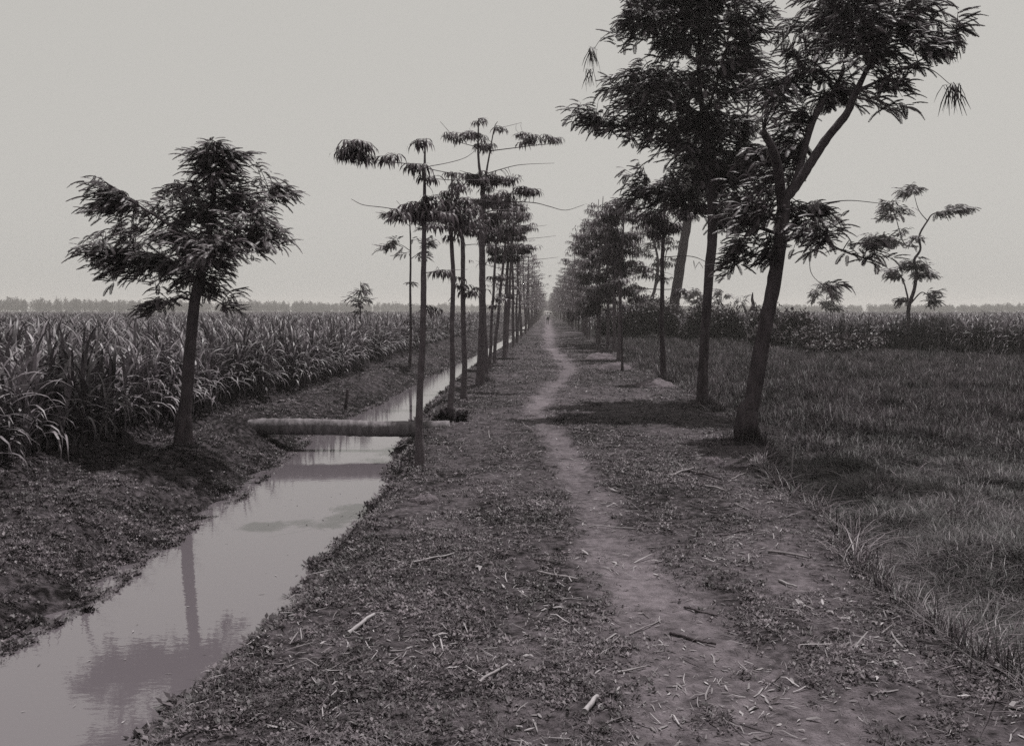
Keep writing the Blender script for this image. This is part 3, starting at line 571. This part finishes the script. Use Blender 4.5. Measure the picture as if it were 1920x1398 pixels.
while Y < 420:
    x = -1.75 + r.uniform(-.15, .15) + (0.1 if Y > 100 else 0)
    lab = 'slender tree among the close set trunks of the ditch row beyond the eighth tree' if Y < 110 else 'far slender tree merging into the vanishing end of the ditch row'
    plant(LP_[(i * 5) % 6], 'slender_tree', lab, 'tree', (x, Y, gz1(x, Y)), r.uniform(0, 6.28), (r.uniform(.9, 1.15) * (1 + min(Y, 400) / 400.),) * 2 + (r.uniform(.72, 1.12),), 'trees in the ditch row before the far end' if Y < 110 else 'trees at the far end of the ditch row')
    Y += r.uniform(3.2, 6.2) * (1 if Y < 130 else 1.4); i += 1
Y = 49.0
while Y < 420:
    x = 2.75 + r.uniform(-.25, .25)
    lab = 'leafy tree in the dense dark middle of the right row' if Y < 110 else 'far leafy tree merging into the vanishing end of the right row'
    plant(RP_[(i * 5) % 6], 'leafy_tree', lab, 'tree', (x, Y, gz1(x, Y)), r.uniform(0, 6.28), (r.uniform(.75, 1.2) * (1 + max(0, min(Y, 400) - 90) / 400.),) * 2 + (r.uniform(.72, 1.28),), 'trees in the middle of the right row' if Y < 110 else 'trees at the far end of the right row')
    Y += r.uniform(2.8, 5.2) * (1 if Y < 130 else 1.6); i += 1

for k in range(14):
    Y = 425 + k * 6; x = -3.4 + (k * 2.7) % 7.5
    plant(RP_[k % 6], 'leafy_tree', 'far leafy tree closing the view at the end of the road', 'tree', (x, Y, gz1(x, Y)), k * 1.3, (1.3, 1.3, .95), 'trees closing the end of the road')
# ------------------------------------------------------------------ shrubs
def shrub(name, label, x, y, w, h, n, group, seed, ls=.13):
    r = np.random.default_rng(seed); z0 = gz1(x, y); T = thing(name, label, 'shrub', (x, y, z0), group)
    st = MB(); lf = MB(); tips = []
    for k in range(9):
        az = r.uniform(0, 6.28); e = np.array([math.cos(az) * w * .38 * r.random(), math.sin(az) * w * .38 * r.random(), h * r.uniform(.5, .95)])
        tube(st, smooth_line([[0, 0, -.1, .03], [e[0] * .4, e[1] * .4, e[2] * .5, .02], [*e, .006]], 3), 4, 0, .4, False); tips.append(e)
    tips = np.array(tips)
    k = r.integers(0, 9, n); v = r.normal(size=(n, 3)); v /= np.linalg.norm(v, axis=1)[:, None]; v *= (r.random(n) ** .5)[:, None]
    p = tips[k] * np.array([1, 1, 1]) * r.uniform(.35, 1, n)[:, None] + v * np.array([w * .26, w * .26, h * .28]); p[:, 2] = np.abs(p[:, 2])
    d = v + r.normal(size=(n, 3)) * .6
    inst(lf, leafquad(), p, frames(d), ls * r.uniform(.6, 1.4, n), r.uniform(.2, .8, n))
    st.build('stems', M['bark_dark'], T, smooth=True); lf.build('crown', M['shrub'], T)
    return T
r = random.Random(3)
hed = [(6.3, 66, 3.6, 2.3), (8.2, 65, 3.8, 2.5), (4.9, 68, 3.2, 2.2), (10.2, 61, 3.8, 2.4), (11.8, 58.5, 3.6, 2.1), (7.2, 69, 3.4, 2.8), (13.0, 54.5, 3.2, 1.9), (9.3, 67, 3.4, 2.5), (14.2, 51.5, 3.0, 1.6), (12.4, 51, 2.6, 1.1)]
for i, (x, y, w_, h_) in enumerate(hed):
    shrub('hedge_shrub', 'dark bushy shrub in the hedge closing the far side of the low field', x, y, w_, h_ + .2, 5200, 'shrubs of the hedge behind the low field', 300 + i, .19)
for i, (px, Y, w_, h_, lab) in enumerate([(1520, 45.5, 3.0, 1.15, 'dark creeper mound at the foot of the right cane, nearer the thick trunk'), (1600, 44.5, 3.2, 1.0, 'dark creeper mound at the foot of the right cane, nearer the lone field tree'), (1560, 43, 2.6, .6, 'smaller creeper mound spilling onto the low field before the right cane')]):
    shrub('creeper_mound', lab, (px - VX) / F * Y, Y, w_, h_, 2600, None, 330 + i, .17)
# ------------------------------------------------------------------ cane fields
def cane_tpl(seed, nst, nl, segs, H, cw=.07, lf=1.0):
    r = np.random.default_rng(seed); parts = []
    for s in range(nst):
        o = np.array([r.normal() * .12, r.normal() * .12, 0]); hs = H * r.uniform(.42, .66); tilt = np.array([r.normal() * .10, r.normal() * .10, 0])
        top = o + tilt + np.array([0, 0, hs]); a0 = r.uniform(0, 3.14)
        for sd in ([1, 0, 0], [0, 1, 0]): parts.append(strip([o, (o + top) / 2, top], [.03, .03, .025], sd))
        for l in range(nl):
            t = (l + .5) / nl; az = a0 + (l % 2) * math.pi + r.normal() * .55
            h = np.array([math.cos(az), math.sin(az), 0]); sd = np.array([-h[1], h[0], 0])
            b0 = o + (top - o) * (.15 + .85 * t); L = lf * H * r.uniform(.36, .56) * (1.1 - .2 * t)
            el = R(48 + 36 * t + r.normal() * 6); cur = R(r.uniform(100, 175)) * (1.2 - .75 * t)
            pts = [b0]; ang = el; st = L / segs
            for q in range(segs):
                ang = el - cur * ((q + .5) / segs) ** 1.5
                pts.append(pts[-1] + (h * math.cos(ang) + np.array([0, 0, math.sin(ang)])) * st)
            tt = np.linspace(0, 1, segs + 1); tw = r.normal() * .5
            side = np.array([sd * math.cos(tw * x) + np.array([0, 0, 1]) * math.sin(tw * x) for x in tt])
            parts.append(strip(pts, cw * np.interp(tt, [0, .15, .5, 1], [.5, .95, .8, .06]), side))
    V, Q = merge(parts); V[:, 2] = np.maximum(V[:, 2], .01)
    return V, Q
C0 = [cane_tpl(380 + i, 3, 10, 7, 1.70, .047, 1.0) for i in range(6)]
C1 = [cane_tpl(400 + i, 3, 11, 6, 1.80, .05, .9) for i in range(7)]; C2 = [cane_tpl(420 + i, 3, 10, 4, 1.80, .056, .9) for i in range(5)]; C3 = [cane_tpl(440 + i, 2, 6, 3, 1.80, .09) for i in range(4)]
def place_cane(mb, tpls, x, y, s, r):
    z = gz(x, y) - .02; ch = r.integers(0, len(tpls), len(x)); Rm = rotz(r.uniform(0, 6.28, len(x)))
    top = 1.0
    for i, tp in enumerate(tpls):
        k = ch == i
        inst(mb, tp, np.stack([x[k], y[k], z[k]], 1), Rm[k], s[k], r.uniform(.25, .8, k.sum()))
r = np.random.default_rng(44); mb = MB()
x, y = np.meshgrid(np.arange(-9.6, -6.15, .42), np.arange(6.5, 62, .45)); x = x.ravel() + r.uniform(-.14, .14, x.size); y = y.ravel() + r.uniform(-.16, .16, y.size)
yf = np.arange(6.5, 90, .2); xf = -6.12 + r.normal(size=yf.size) * .10 + .25 * vn(yf / 3, yf * 0, 77); place_cane(mb, C0, xf, yf, r.uniform(.7, .98, len(xf)), r)
x += .25 * vn(y / 3, y * 0, 77) ; place_cane(mb, C1, x, y, r.uniform(.80, 1.0, len(x)), r)
N = 6500; y = np.exp(r.uniform(np.log(9), np.log(150), N)); x = -9.4 - (y * .72) * r.random(N) ** 1.2
place_cane(mb, C2, x, y, r.uniform(.84, 1.0, N), r)
y = np.arange(60, 200, .5); x = -6.3 - r.random(len(y)) * .8; place_cane(mb, C2, x, y, r.uniform(.9, 1.05, len(x)), r)
N = 9000; y = np.exp(r.uniform(np.log(100), np.log(640), N)); x = -6.4 - (y * .7) * r.random(N)
place_cane(mb, C3, x, y, r.uniform(.9, 1.05, N), r)
props(mb.build('sugar_cane_field', M['cane']), 'tall sugar cane with long arching leaves filling the left field', 'crop', kind='stuff')
mb = MB()
N = 2600; t_ = r.uniform(-.15, 1.45, N); dep = r.random(N) ** 1.5 * 9 + 2 + 4.5 * np.clip(t_, 0, 1.2)
x = D0[0] + (D1[0] - D0[0]) * t_ + _dn[0] * dep; y = D0[1] + (D1[1] - D0[1]) * t_ + _dn[1] * dep
k = x > 9.5; place_cane(mb, C2, x[k], y[k], r.uniform(1.05, 1.28, k.sum()), r)
N = 9000; y = np.exp(r.uniform(np.log(50), np.log(560), N)); x = 4.5 + y * .62 * r.random(N); k = dike(x, y) > 10
place_cane(mb, C3, x[k], y[k], r.uniform(1.1, 1.27, k.sum()), r)
props(mb.build('sugar_cane_field', M['cane']), 'dark sugar cane stand behind the low field on the right', 'crop', kind='stuff')

# ------------------------------------------------------------------ grasses
def scatter(N, x0, x1, y0, y1, r):
    y = np.exp(r.uniform(np.log(y0), np.log(y1), N)); x = r.uniform(0, 1, N) * (x1 - x0) + x0
    return x, y
def weed_tpl(n, seed):
    q = np.random.default_rng(seed); parts = []
    for k in range(n):
        a_ = q.uniform(0, 6.28); el = q.uniform(.1, 1.1); d_ = np.array([[math.cos(a_) * math.cos(el), math.sin(a_) * math.cos(el), math.sin(el)]]); Rm_ = frames(d_)[0]
        V_, Q_ = leafquad(); o_ = np.array([q.uniform(-.6, .6), q.uniform(-.6, .6), q.uniform(0, .35)]); parts.append((V_ @ Rm_.T * q.uniform(.4, .8) + o_, Q_))
    return merge(parts)
TG = [tuft_tpl(6, 2, .7, 1.7, .10, i) for i in range(4)] + [weed_tpl(7, i) for i in range(3)]
TR = [tuft_tpl(7, 3, .16, .55, .022, i + 20) for i in range(5)]
TF = [tuft_tpl(8, 3, .35, 1.7, .026, i + 40) for i in range(5)]
TW = [tuft_tpl(12, 3, .25, .9, .04, i + 60) for i in range(3)] + [weed_tpl(14, i + 9) for i in range(3)]
r = np.random.default_rng(51)
def sow(mb, tpls, x, y, s, tone):
    ch = r.integers(0, len(tpls), len(x)); Rm = rotz(r.uniform(0, 6.28, len(x))); z = gz(x, y) - .003
    for i, tp in enumerate(tpls):
        k = ch == i; inst(mb, tp, np.stack([x[k], y[k], z[k]], 1), Rm[k], s[k], tone[k])
mb = MB()
x, y = scatter(210000, -1.0, 1.0, 3.2, 60, r); x = wr(y) - .04 + (x + 1) / 2 * (xr(y) - wr(y) + .1)
pmk = pathm(x, y); br = sstep(-.1, .35, vn(x / .9, y / 1.6, 21) + .5 * vn(x / .3, y / .4, 22))
cl = .50 + 1.5 * vn(x / .16, y / .18, 61) + 1.0 * vn(x / .6, y / .7, 67) + .6 * (x < wr(y) + .5)
keep = r.random(len(x)) < (1 - pmk) * (1 - .75 * br) * (1 - .8 * np.exp(-((x - xr(y) + .4) / .4) ** 2) * (y < 12)) * np.clip(cl, .06, 1) ; x = x[keep]; y = y[keep]
s = r.uniform(.014, .040, len(x)) * (1 + y / 45) * (1 + .9 * (x < wr(y) + .35) * r.random(len(x))); tn_ = np.clip(r.normal(.40, .22, len(x)) + .4 * vn(x / .5, y / .6, 62), .03, 1)
sow(mb, TG, x, y, s, tn_)
y = np.exp(r.uniform(np.log(4.3), np.log(45), 2600)); x = wr(y) + r.normal(.02, .05, len(y)); cl = vn(y / .35, y * 0, 68); k = cl > -.12; x = x[k]; y = y[k]
sow(mb, TW, x, y, r.uniform(.025, .08, len(x)) * (1 + y / 60), np.clip(r.normal(.35, .2, len(x)), .03, 1))
props(mb.build('verge_grass', M['grass']), 'short trampled grass and weeds on the road between ditch and low field', 'grass', kind='stuff')
mb = MB()
x, y = scatter(120000, -1.0, 1.0, 4.5, 80, r); x = wl(y) + .03 - ((x + 1) / 2) ** 1.1 * 2.9
cl = .34 + 1.5 * vn(x / .2, y / .2, 63) + 1.2 * vn(x / .9, y / .9, 69) + .5 * np.exp(-((x - wl(y)) / .2) ** 2); keep = r.random(len(x)) < np.clip(cl, .03, 1); x = x[keep]; y = y[keep]
s = r.uniform(.016, .046, len(x)) * (1 + y / 45); tn_ = np.clip(r.normal(.38, .22, len(x)) + .4 * vn(x / .5, y / .6, 62), .03, 1)
sow(mb, TG, x, y, s, tn_)
y = np.exp(r.uniform(np.log(5), np.log(45), 2200)); x = wl(y) - r.normal(.02, .05, len(y)); k = vn(y / .4, y * 0, 70) > -.1; x = x[k]; y = y[k]
sow(mb, TW, x, y, r.uniform(.02, .065, len(x)) * (1 + y / 60), np.clip(r.normal(.33, .2, len(x)), .03, 1))
props(mb.build('bank_grass', M['grass']), 'short matted grass and weeds on the left ditch bank', 'grass', kind='stuff')
mb = MB()
x, y = scatter(170000, 0, 1, 3.4, 92, r); x = xr(y) + .05 + (np.maximum(2.8, y * .62)) * x
keep = (dike(x, y) < .5) & (x < 32); x = x[keep]; y = y[keep]; far = sstep(9, 17, y)
edge = sstep(0, .7, x - xr(y) - .25 * vn(x / .3, y / .35, 72)); keep = r.random(len(x)) < (.35 + .65 * edge) * np.clip(.75 + 1.4 * vn(x / .5, y / .6, 73), .15, 1); x = x[keep]; y = y[keep]; far = far[keep]; edge = edge[keep]
s = (r.uniform(.08, .21, len(x)) * (1 - far) + r.uniform(.22, .38, len(x)) * far) * (1 + y / 250) * (1 + .8 * vn(x / .7, y / .8, 64)) * (.55 + .45 * edge)
tn_ = np.clip(r.normal(.33, .30, len(x)) + .45 * vn(x / .9, y / 1.3, 65) + .3 * vn(x / .25, y / .25, 66) - .15 * (1 - far), .0, 1); flat = r.random(len(x)) > far * .9
for fl, TT in ((True, TF), (False, TR)):
    k = flat == fl; sow(mb, TT, x[k], y[k], s[k], tn_[k])
x = r.uniform(2.1, 12, 5200); y = np.exp(r.uniform(np.log(3.6), np.log(30), 5200)); h_ = 1600; x[:h_] = xr(y[:h_]) + r.uniform(-.02, .35, h_); k = (x > xr(y) + .02) & ((vn(x / .8, y / .8, 75) > -.1) | (np.arange(len(x)) < h_)); x = x[k]; y = y[k]
sow(mb, TF[:3] + TR[:2], x, y, r.uniform(.12, .34, len(x)), np.clip(r.normal(.5, .3, len(x)), 0, 1))
props(mb.build('field_grass', M['rice']), 'tall rough grass filling the low field on the right', 'grass', kind='stuff')
for i, (px, py, Y, w_, h_, lab) in enumerate([(845, 792, 14.9, .55, .32, 'weedy clump around the second slender tree at the log end'), (1243, 716, 22.7, .9, .45, 'leafy weed clump round the base of the dark slender right tree'), (912, 690, 22.8, .6, .35, 'weed clump at the foot of the thick forked ditch row tree'), (1405, 835, 12.4, .7, .4, 'dark weeds crowding the base of the nearest thick right trunk'), (1330, 758, 17.5, .9, .4, 'dark weeds at the base of the dense crowned right tree')]):
    m2 = MB(); q = np.random.default_rng(350 + i); cx = (px - VX) / F * Y; n_ = 90; rad = q.random(n_) ** .8 * w_ * .5; az = q.uniform(0, 6.28, n_); x = cx + np.cos(az) * rad; y = Y + np.sin(az) * rad; z = gz(x, y) - .01
    for t_ in range(6):
        k = np.arange(n_) % 6 == t_; inst(m2, (TR + TF)[t_] if 'trunk' in lab or 'tree' in lab and 'log' not in lab else TW[t_], np.stack([x[k], y[k], z[k]], 1), rotz(q.uniform(0, 6.28, k.sum())), h_ * q.uniform(.35, 1.0, k.sum()) * (1 - .6 * rad[k] / w_), q.uniform(.05, .6, k.sum()))
    props(m2.build('weed_clump', M['grass']), lab, 'weeds')
# litter
mb = MB(); N = 26000
x, y = scatter(N, 0, 1, 3.2, 34, r); x = wr(y) + .15 + x * (xr(y) - wr(y))
cl = 1.3 * vn(x / .45, y / .6, 71) + .30; keep = r.random(N) < np.clip(cl * 1.3, .10, 1); x = x[keep]; y = y[keep]; n = len(x)
LT = []
for q in range(7):
    rq = np.random.default_rng(700 + q); kk = rq.normal(size=4) * .045; thin = q >= 4
    LT.append(strip([[0, 0, .0], [.33, kk[0], abs(kk[1])], [.68, kk[2], abs(kk[3]) * 1.5], [1, kk[1], .02]], ([.05, .06, .05, .03] if thin else [.10, .26, .22, .05]), [0, 1, .25 * rq.normal()]))
d = rotz(r.uniform(0, 6.28, n)); s = r.lognormal(0, .45, n) * .024 * (1 + y / 40)
tl = r.normal(size=n) * .16; c_, s_ = np.cos(tl), np.sin(tl); o_ = np.zeros(n); l_ = np.ones(n)
tx = np.stack([np.stack([c_, o_, s_], 1), np.stack([o_, l_, o_], 1), np.stack([-s_, o_, c_], 1)], 1); RR = np.einsum('nij,njk->nik', d, tx)
ch = r.integers(0, 7, n); s = s * np.where(ch >= 4, 2.4, 1); zz = gz(x, y) + .006; tt_ = np.clip(r.beta(1.6, 2.6, n) * 1.1, 0, 1)
for q in range(7): k = ch == q; inst(mb, LT[q], np.stack([x[k], y[k], zz[k]], 1), RR[k], s[k], tt_[k])
q_ = 70; yw = np.exp(r.uniform(np.log(4.6), np.log(30), q_)); xw = wl(yw) + .1 + (wr(yw) - wl(yw) - .2) * r.random(q_) ** .5; inst(mb, LT[1], np.stack([xw, yw, np.full(q_, ZW + .004)], 1), rotz(r.uniform(0, 6.28, q_)), np.stack([r.uniform(.015, .05, q_), r.uniform(.015, .05, q_), np.full(q_, .002)], 1), r.uniform(.2, .8, q_))
props(mb.build('leaf_litter', M['litter']), 'pale dry leaf and straw scraps scattered over the road', 'litter', kind='stuff')

# ------------------------------------------------------------------ log bridges
def log(label, Y, x0, x1, zc, rad, seed, tilt=0):
    mb = MB(); n = 60; t = np.linspace(0, 1, n); rr = np.random.default_rng(seed)
    L = np.column_stack([x0 + (x1 - x0) * t, Y + .03 * np.sin(t * 5) + tilt * t, zc + .012 * np.sin(t * 7) - .02 * t, rad * (1.03 - .07 * t) * (1 + .015 * rr.normal(size=n))])
    L[:3, 3] *= np.array([.80, .9, .97])
    tube(mb, L, 24, .05); o = mb.build('log_bridge', M['log'], origin=(0, 0, 0), smooth=True)
    return props(o, label, 'log')
log('thick pale barked log lying across the ditch in front of the nearest slender trees', 14.0, -4.62, -1.50, .0, .122, 1)
log('thin dark plank log crossing the ditch far down by the vanishing rows', 83, -4.0, -2.0, .03, .10, 2)
# ------------------------------------------------------------------ posts and sticks
def rod(name, label, cat, p0, p1, r0, r1, mat, kink=.02, seed=0, sides=8):
    rr = np.random.default_rng(seed); p0 = np.array(p0); p1 = np.array(p1); L = np.linalg.norm(p1 - p0); m = MB(); pts = []
    for t in np.linspace(0, 1, 5): pts.append([*(p0 * (1 - t) + p1 * t + rr.normal(size=3) * kink * L * (0 < t < 1)), r0 * (1 - t) + r1 * t])
    tube(m, smooth_line(pts, 3), sides, .12, rr.uniform(.35, .8)); o = m.build(name, M[mat], origin=(0, 0, 0), smooth=True); return props(o, label, cat)
gx, gy = (648 - VX) / F * 19.0, 19.0; gg = gz1(gx, gy)
rod('stump_post', 'short dark post stuck in the left ditch bank beyond the log', 'post', (gx, gy, gg - .1), (gx + .04, gy, gg + .45), .035, .03, 'bark_dark', .02, 1)
gx, gy = (1483 - VX) / F * 10.6, 10.6; gg = gz1(gx, gy)
rod('stake', 'thin pale stake standing upright in the grass right of the nearest thick trunk', 'stake', (gx, gy, gg - .05), (gx + .03, gy, gg + .50), .010, .008, 'stick', .01, 2)
gx, gy = (1860 - VX) / F * 5.6, 5.6; gg = gz1(gx, gy)
sticks = [((775, 1056), (852, 1040), .008, 'straight pale stick lying in the grass between ditch and path'), ((652, 1192), (702, 1158), .013, 'short thick pale stick near the ditch edge in the foreground'),
    ((1008, 1074), (1082, 1090), .010, 'pale split stick left of the path with a dark shadow under it'), ((1002, 985), (1062, 1002), .006, 'thin pale stick at the left edge of the path beyond the split stick'),
    ((900, 1282), (952, 1250), .008, 'slanting pale stick in the foreground litter left of the path'), ((1283, 1140), (1345, 1158), .007, 'dark stick lying on the pale path in the foreground'),
    ((1256, 1190), (1342, 1212), .009, 'long half dark stick lying across the foreground path'), ((1158, 1262), (1212, 1252), .006, 'small pale stick in the foreground, nearly level, left of the path'),
    ((1440, 1036), (1518, 1050), .010, 'pale curved stick near the earth edge of the low field'), ((1350, 1006), (1412, 994), .009, 'dark stick right of the path pointing to the nearest thick trunk'),
    ((1460, 1090), (1494, 1104), .009, 'short pale stick in front of the curved one near the field edge'), ((1826, 1214), (1872, 1262), .016, 'thick pale stick at the far right of the foreground'),
    ((1096, 1340), (1120, 1314), .014, 'stubby pale chip of wood at the bottom edge below the path'), ((1255, 893), (1300, 880), .012, 'bent stick at the left end of the branch heap by the nearest thick trunk'),
    ((1290, 884), (1352, 902), .013, 'thickest dark branch in the heap by the nearest thick trunk'), ((1322, 912), (1362, 922), .009, 'pale stick fronting the branch heap by the nearest thick trunk'),
    ((1370, 900), (1400, 888), .008, 'pale stick at the right end of the branch heap by the nearest thick trunk'), ((1396, 905), (1402, 884), .007, 'stick poking upright from the branch heap'),
    ((1055, 1155), (1118, 1160), .005, 'thin dark twig left of the path in the foreground'), ((1180, 1190), (1240, 1164), .005, 'thin slanting twig on the foreground path'), ((1105, 988), (1190, 992), .005, 'long thin twig lying level across the middle of the path'),
    ((1080, 972), (1100, 982), .006, 'short twig on the path just beyond the long level one'), ((1380, 945), (1405, 958), .007, 'short slanting stick in front of the branch heap'), ((1000, 1050), (1035, 1055), .007, 'dark stick left of the path beyond the split pale one')]
for i, (a_, b_, rr_, lab) in enumerate(sticks):
    def onground(px, py):
        z = 0
        for _ in range(4): Y = F * (EYE - z) / (py - VY); X = (px - VX) / F * Y; z = gz1(X, Y)
        return np.array([X, Y, z])
    p0, p1 = onground(*a_), onground(*b_); up = .09 if 'upright' in lab else 0
    if up: p1 = p0 + np.array([.03, .0, .14])
    rod('stick', lab, 'stick', p0 + [0, 0, rr_ * 1.2], p1 + [0, 0, rr_ * 1.8], rr_, rr_ * .7, 'bark_dark' if 'dark stick' in lab or 'dark twig' in lab or 'dark branch' in lab else 'stick', .014, i + 10)
# clods of pale earth
def clod(label, x, y, w_, h_, seed, nm='earth_clod'):
    m = MB(); rr = np.random.default_rng(seed); nu, nv = 22, 10; g = gz1(x, y)
    u = np.linspace(0, 2 * math.pi, nu, endpoint=False); v = np.linspace(0.02, 1, nv)
    U, W_ = np.meshgrid(u, v); rr_ = 1 + .5 * vn(np.cos(U) * 2 + 7, np.sin(U) * 2 + seed, seed) + .35 * vn(np.cos(U) * 5 * W_ + 3, np.sin(U) * 5 * W_, seed + 1)
    X = np.cos(U) * W_ * w_ * rr_; Y_ = np.sin(U) * W_ * w_ * .75 * rr_; Z = h_ * (1 - W_ ** 2.2) * rr_ + h_ * .5 * vn(X / w_ * 5, Y_ / w_ * 5, seed + 3) - .03 * (W_ > .95)
    V = np.stack([X + x, Y_ + y, Z + g], -1).reshape(-1, 3); ii = np.arange(nu * nv).reshape(nv, nu)
    Q = np.stack([ii[:-1], np.roll(ii[:-1], -1, 1), np.roll(ii[1:], -1, 1), ii[1:]], -1).reshape(-1, 4); m.add(V, Q, .52 + .3 * rr.random(len(V)))
    return props(m.build(nm, M['ground'], smooth=True), label, 'clod')
clod('pale lump of earth in the grass below the nearest slender tree', (800 - VX) / F * 8.55, 8.55, .13, .06, 1)
clod('pale mound of dug earth at the road edge left of the dense crowned tree', 2.55, 21.5, .55, .16, 4, 'earth_mound')
clod('pale crumbly mound of earth by the bunch of trunks at the right road edge', 2.1, 27.6, .5, .2, 5, 'earth_mound')
clod('low pale earth mound on the road edge before the bunch of trunks', 2.0, 33.5, .6, .2, 6, 'earth_mound')
clod('small pale clod behind the branch heap', 1.95, 10.6, .12, .07, 7)

# ------------------------------------------------------------------ person far down the road
def person(x, y):
    g = gz1(x, y); T = thing('person', 'person in pale shirt and dark shorts walking far down the path', 'person', (x, y, g))
    def skinned(name, chain, edges, mat, sub=2, root=0):
        me = bpy.data.meshes.new(name); me.from_pydata([c[:3] for c in chain], edges, []); o = bpy.data.objects.new(name, me); COL.objects.link(o); o.parent = T
        me.materials.append(M[mat]); sk = o.modifiers.new('skin', 'SKIN'); ss = o.modifiers.new('sub', 'SUBSURF'); ss.levels = ss.render_levels = sub
        if not me.skin_vertices: 
            bpy.context.view_layer.objects.active = o
        for i_, c in enumerate(chain):
            me.skin_vertices[0].data[i_].radius = (c[3], c[3] if len(c) < 5 else c[4]); 
        me.skin_vertices[0].data[root].use_root = True
        return o
    body = [(0, 0, .86, .13, .10), (0, 0, 1.05, .11, .09), (0, 0, 1.28, .14, .10), (0, 0, 1.40, .05), (0, -.01, 1.46, .065), (0, -.01, 1.53, .085), (0, 0, 1.60, .055),
            (.10, 0, .80, .085), (.10, -.12, .46, .055), (.10, -.02, .09, .036), (.10, -.14, .035, .035), (-.10, 0, .80, .085), (-.10, .05, .45, .055), (-.10, .22, .10, .036), (-.10, .13, .035, .035),
            (.20, 0, 1.33, .055), (.25, .03, 1.08, .042), (.24, -.10, .86, .03), (-.20, 0, 1.33, .055), (-.30, -.02, 1.18, .042), (-.24, -.04, 1.38, .03),
            (.24, -.14, .79, .022), (.245, -.17, .73, .010), (.235, -.165, .735, .010), (.225, -.19, .76, .010), (-.21, -.05, 1.44, .022), (-.20, -.05, 1.49, .010)]
    ed = [(0, 1), (1, 2), (2, 3), (3, 4), (4, 5), (5, 6), (0, 7), (7, 8), (8, 9), (9, 10), (0, 11), (11, 12), (12, 13), (13, 14), (2, 15), (15, 16), (16, 17), (2, 18), (18, 19), (19, 20), (17, 21), (21, 22), (21, 23), (21, 24), (20, 25), (25, 26)]
    skinned('body', body, ed, 'skin')
    skinned('shirt', [(0, 0, .90, .19, .16), (0, 0, 1.1, .18, .15), (0, 0, 1.30, .20, .15), (.20, 0, 1.33, .10), (.24, .02, 1.12, .085), (-.20, 0, 1.33, .10), (-.28, -.01, 1.20, .085)], [(0, 1), (1, 2), (2, 3), (3, 4), (2, 5), (5, 6)], 'cloth_pale')
    skinned('shorts', [(0, 0, .88, .15, .125), (.10, -.02, .76, .105), (.105, -.10, .54, .085), (-.10, .01, .76, .105), (-.105, .045, .54, .085)], [(0, 1), (1, 2), (0, 3), (3, 4)], 'cloth_dark')
    skinned('hair', [(0, .02, 1.52, .085), (0, .015, 1.60, .075), (0, .03, 1.64, .04)], [(0, 1), (1, 2)], 'cloth_dark')
    b_ = skinned('bundle', [(0, 0, 0, .10), (.12, 0, -.02, .13), (.24, 0, -.03, .09)], [(0, 1), (1, 2)], 'cloth_dark'); b_.parent = None
    b_.location = (x + .22, y + .08, g + 1.46); b_.name = 'bundle'; props(b_, 'dark bundle carried at the shoulder of the person far down the road', 'bundle')
    return T
try: person(.14, 118.0)
except Exception as e: print('person failed', e)

# ------------------------------------------------------------------ far woods
def far_wood(label, pts, hs, N, seed):
    r = np.random.default_rng(seed); m = MB(); pts = np.array(pts, float); seg = np.linalg.norm(np.diff(pts, axis=0), axis=1); tot = seg.sum(); cum = np.r_[0, np.cumsum(seg)]
    nt_ = int(tot / .75); tp = r.uniform(0, tot, nt_); X = np.interp(tp, cum, pts[:, 0]); Yy = np.interp(tp, cum, pts[:, 1]) + r.uniform(-12, 25, nt_); H = np.interp(tp, cum, hs) * (1 + .28 * vn(tp / 9, tp * 0, seed)) * r.uniform(.70, 1.06, nt_)
    per = N // nt_; P_ = []; D = []; S = []
    for i in range(nt_):
        w_ = r.uniform(1.2, 3.4); v = r.normal(size=(per, 3)); v /= np.linalg.norm(v, axis=1)[:, None]; v *= r.random(per)[:, None] ** .4
        q = v * [w_, w_, H[i] * .48]; q[:, 0] *= (1.15 - .55 * (q[:, 2] / H[i] + .5)); P_.append(q + [X[i], Yy[i], H[i] * .52]); D.append(r.normal(size=(per, 3))); S.append(r.uniform(.8, 1.7, per))
    P_ = np.vstack(P_); P_[:, 2] = np.maximum(P_[:, 2], .2); inst(m, leafquad(), P_, frames(np.vstack(D)), np.concatenate(S), r.uniform(.3, .7, len(P_)))
    props(m.build('distant_wood', M['wood_far']), label, 'wood', kind='stuff')
far_wood('hazy far off line of trees on the left horizon', [(-420, 640), (-300, 660), (-210, 720), (-120, 860), (-20, 900)], [11, 10.5, 9, 8.5, 7.5], 105000, 1)
far_wood('hazy far off line of trees on the right horizon', [(20, 900), (120, 860), (240, 780), (330, 700), (460, 660)], [7, 7, 7, 7.2, 7.5], 80000, 2)

# ------------------------------------------------------------------ haze: one closed box round everything
hz = bpy.data.meshes.new('haze'); a_, b_, c0, c1, z0, z1 = -1500, 1500, -60, 1480, -2.2, 16
hz.from_pydata([(a_, c0, z0), (b_, c0, z0), (b_, c1, z0), (a_, c1, z0), (a_, c0, z1), (b_, c0, z1), (b_, c1, z1), (a_, c1, z1)], [], [(0, 3, 2, 1), (4, 5, 6, 7), (0, 1, 5, 4), (1, 2, 6, 5), (2, 3, 7, 6), (3, 0, 4, 7)])
ho = bpy.data.objects.new('haze', hz); COL.objects.link(ho); props(ho, kind='stuff', label='pale haze lying over the fields and far trees', cat='haze')
hm = bpy.data.materials.new('haze'); hm.use_nodes = True; t = hm.node_tree; t.nodes.remove(t.nodes["Principled BSDF"])
pv = t.nodes.new("ShaderNodeVolumePrincipled"); pv.inputs['Color'].default_value = (.93, .90, .87, 1); pv.inputs['Density'].default_value = .0006; pv.inputs['Anisotropy'].default_value = .3
t.links.new(pv.outputs[0], t.nodes["Material Output"].inputs['Volume']); hz.materials.append(hm)
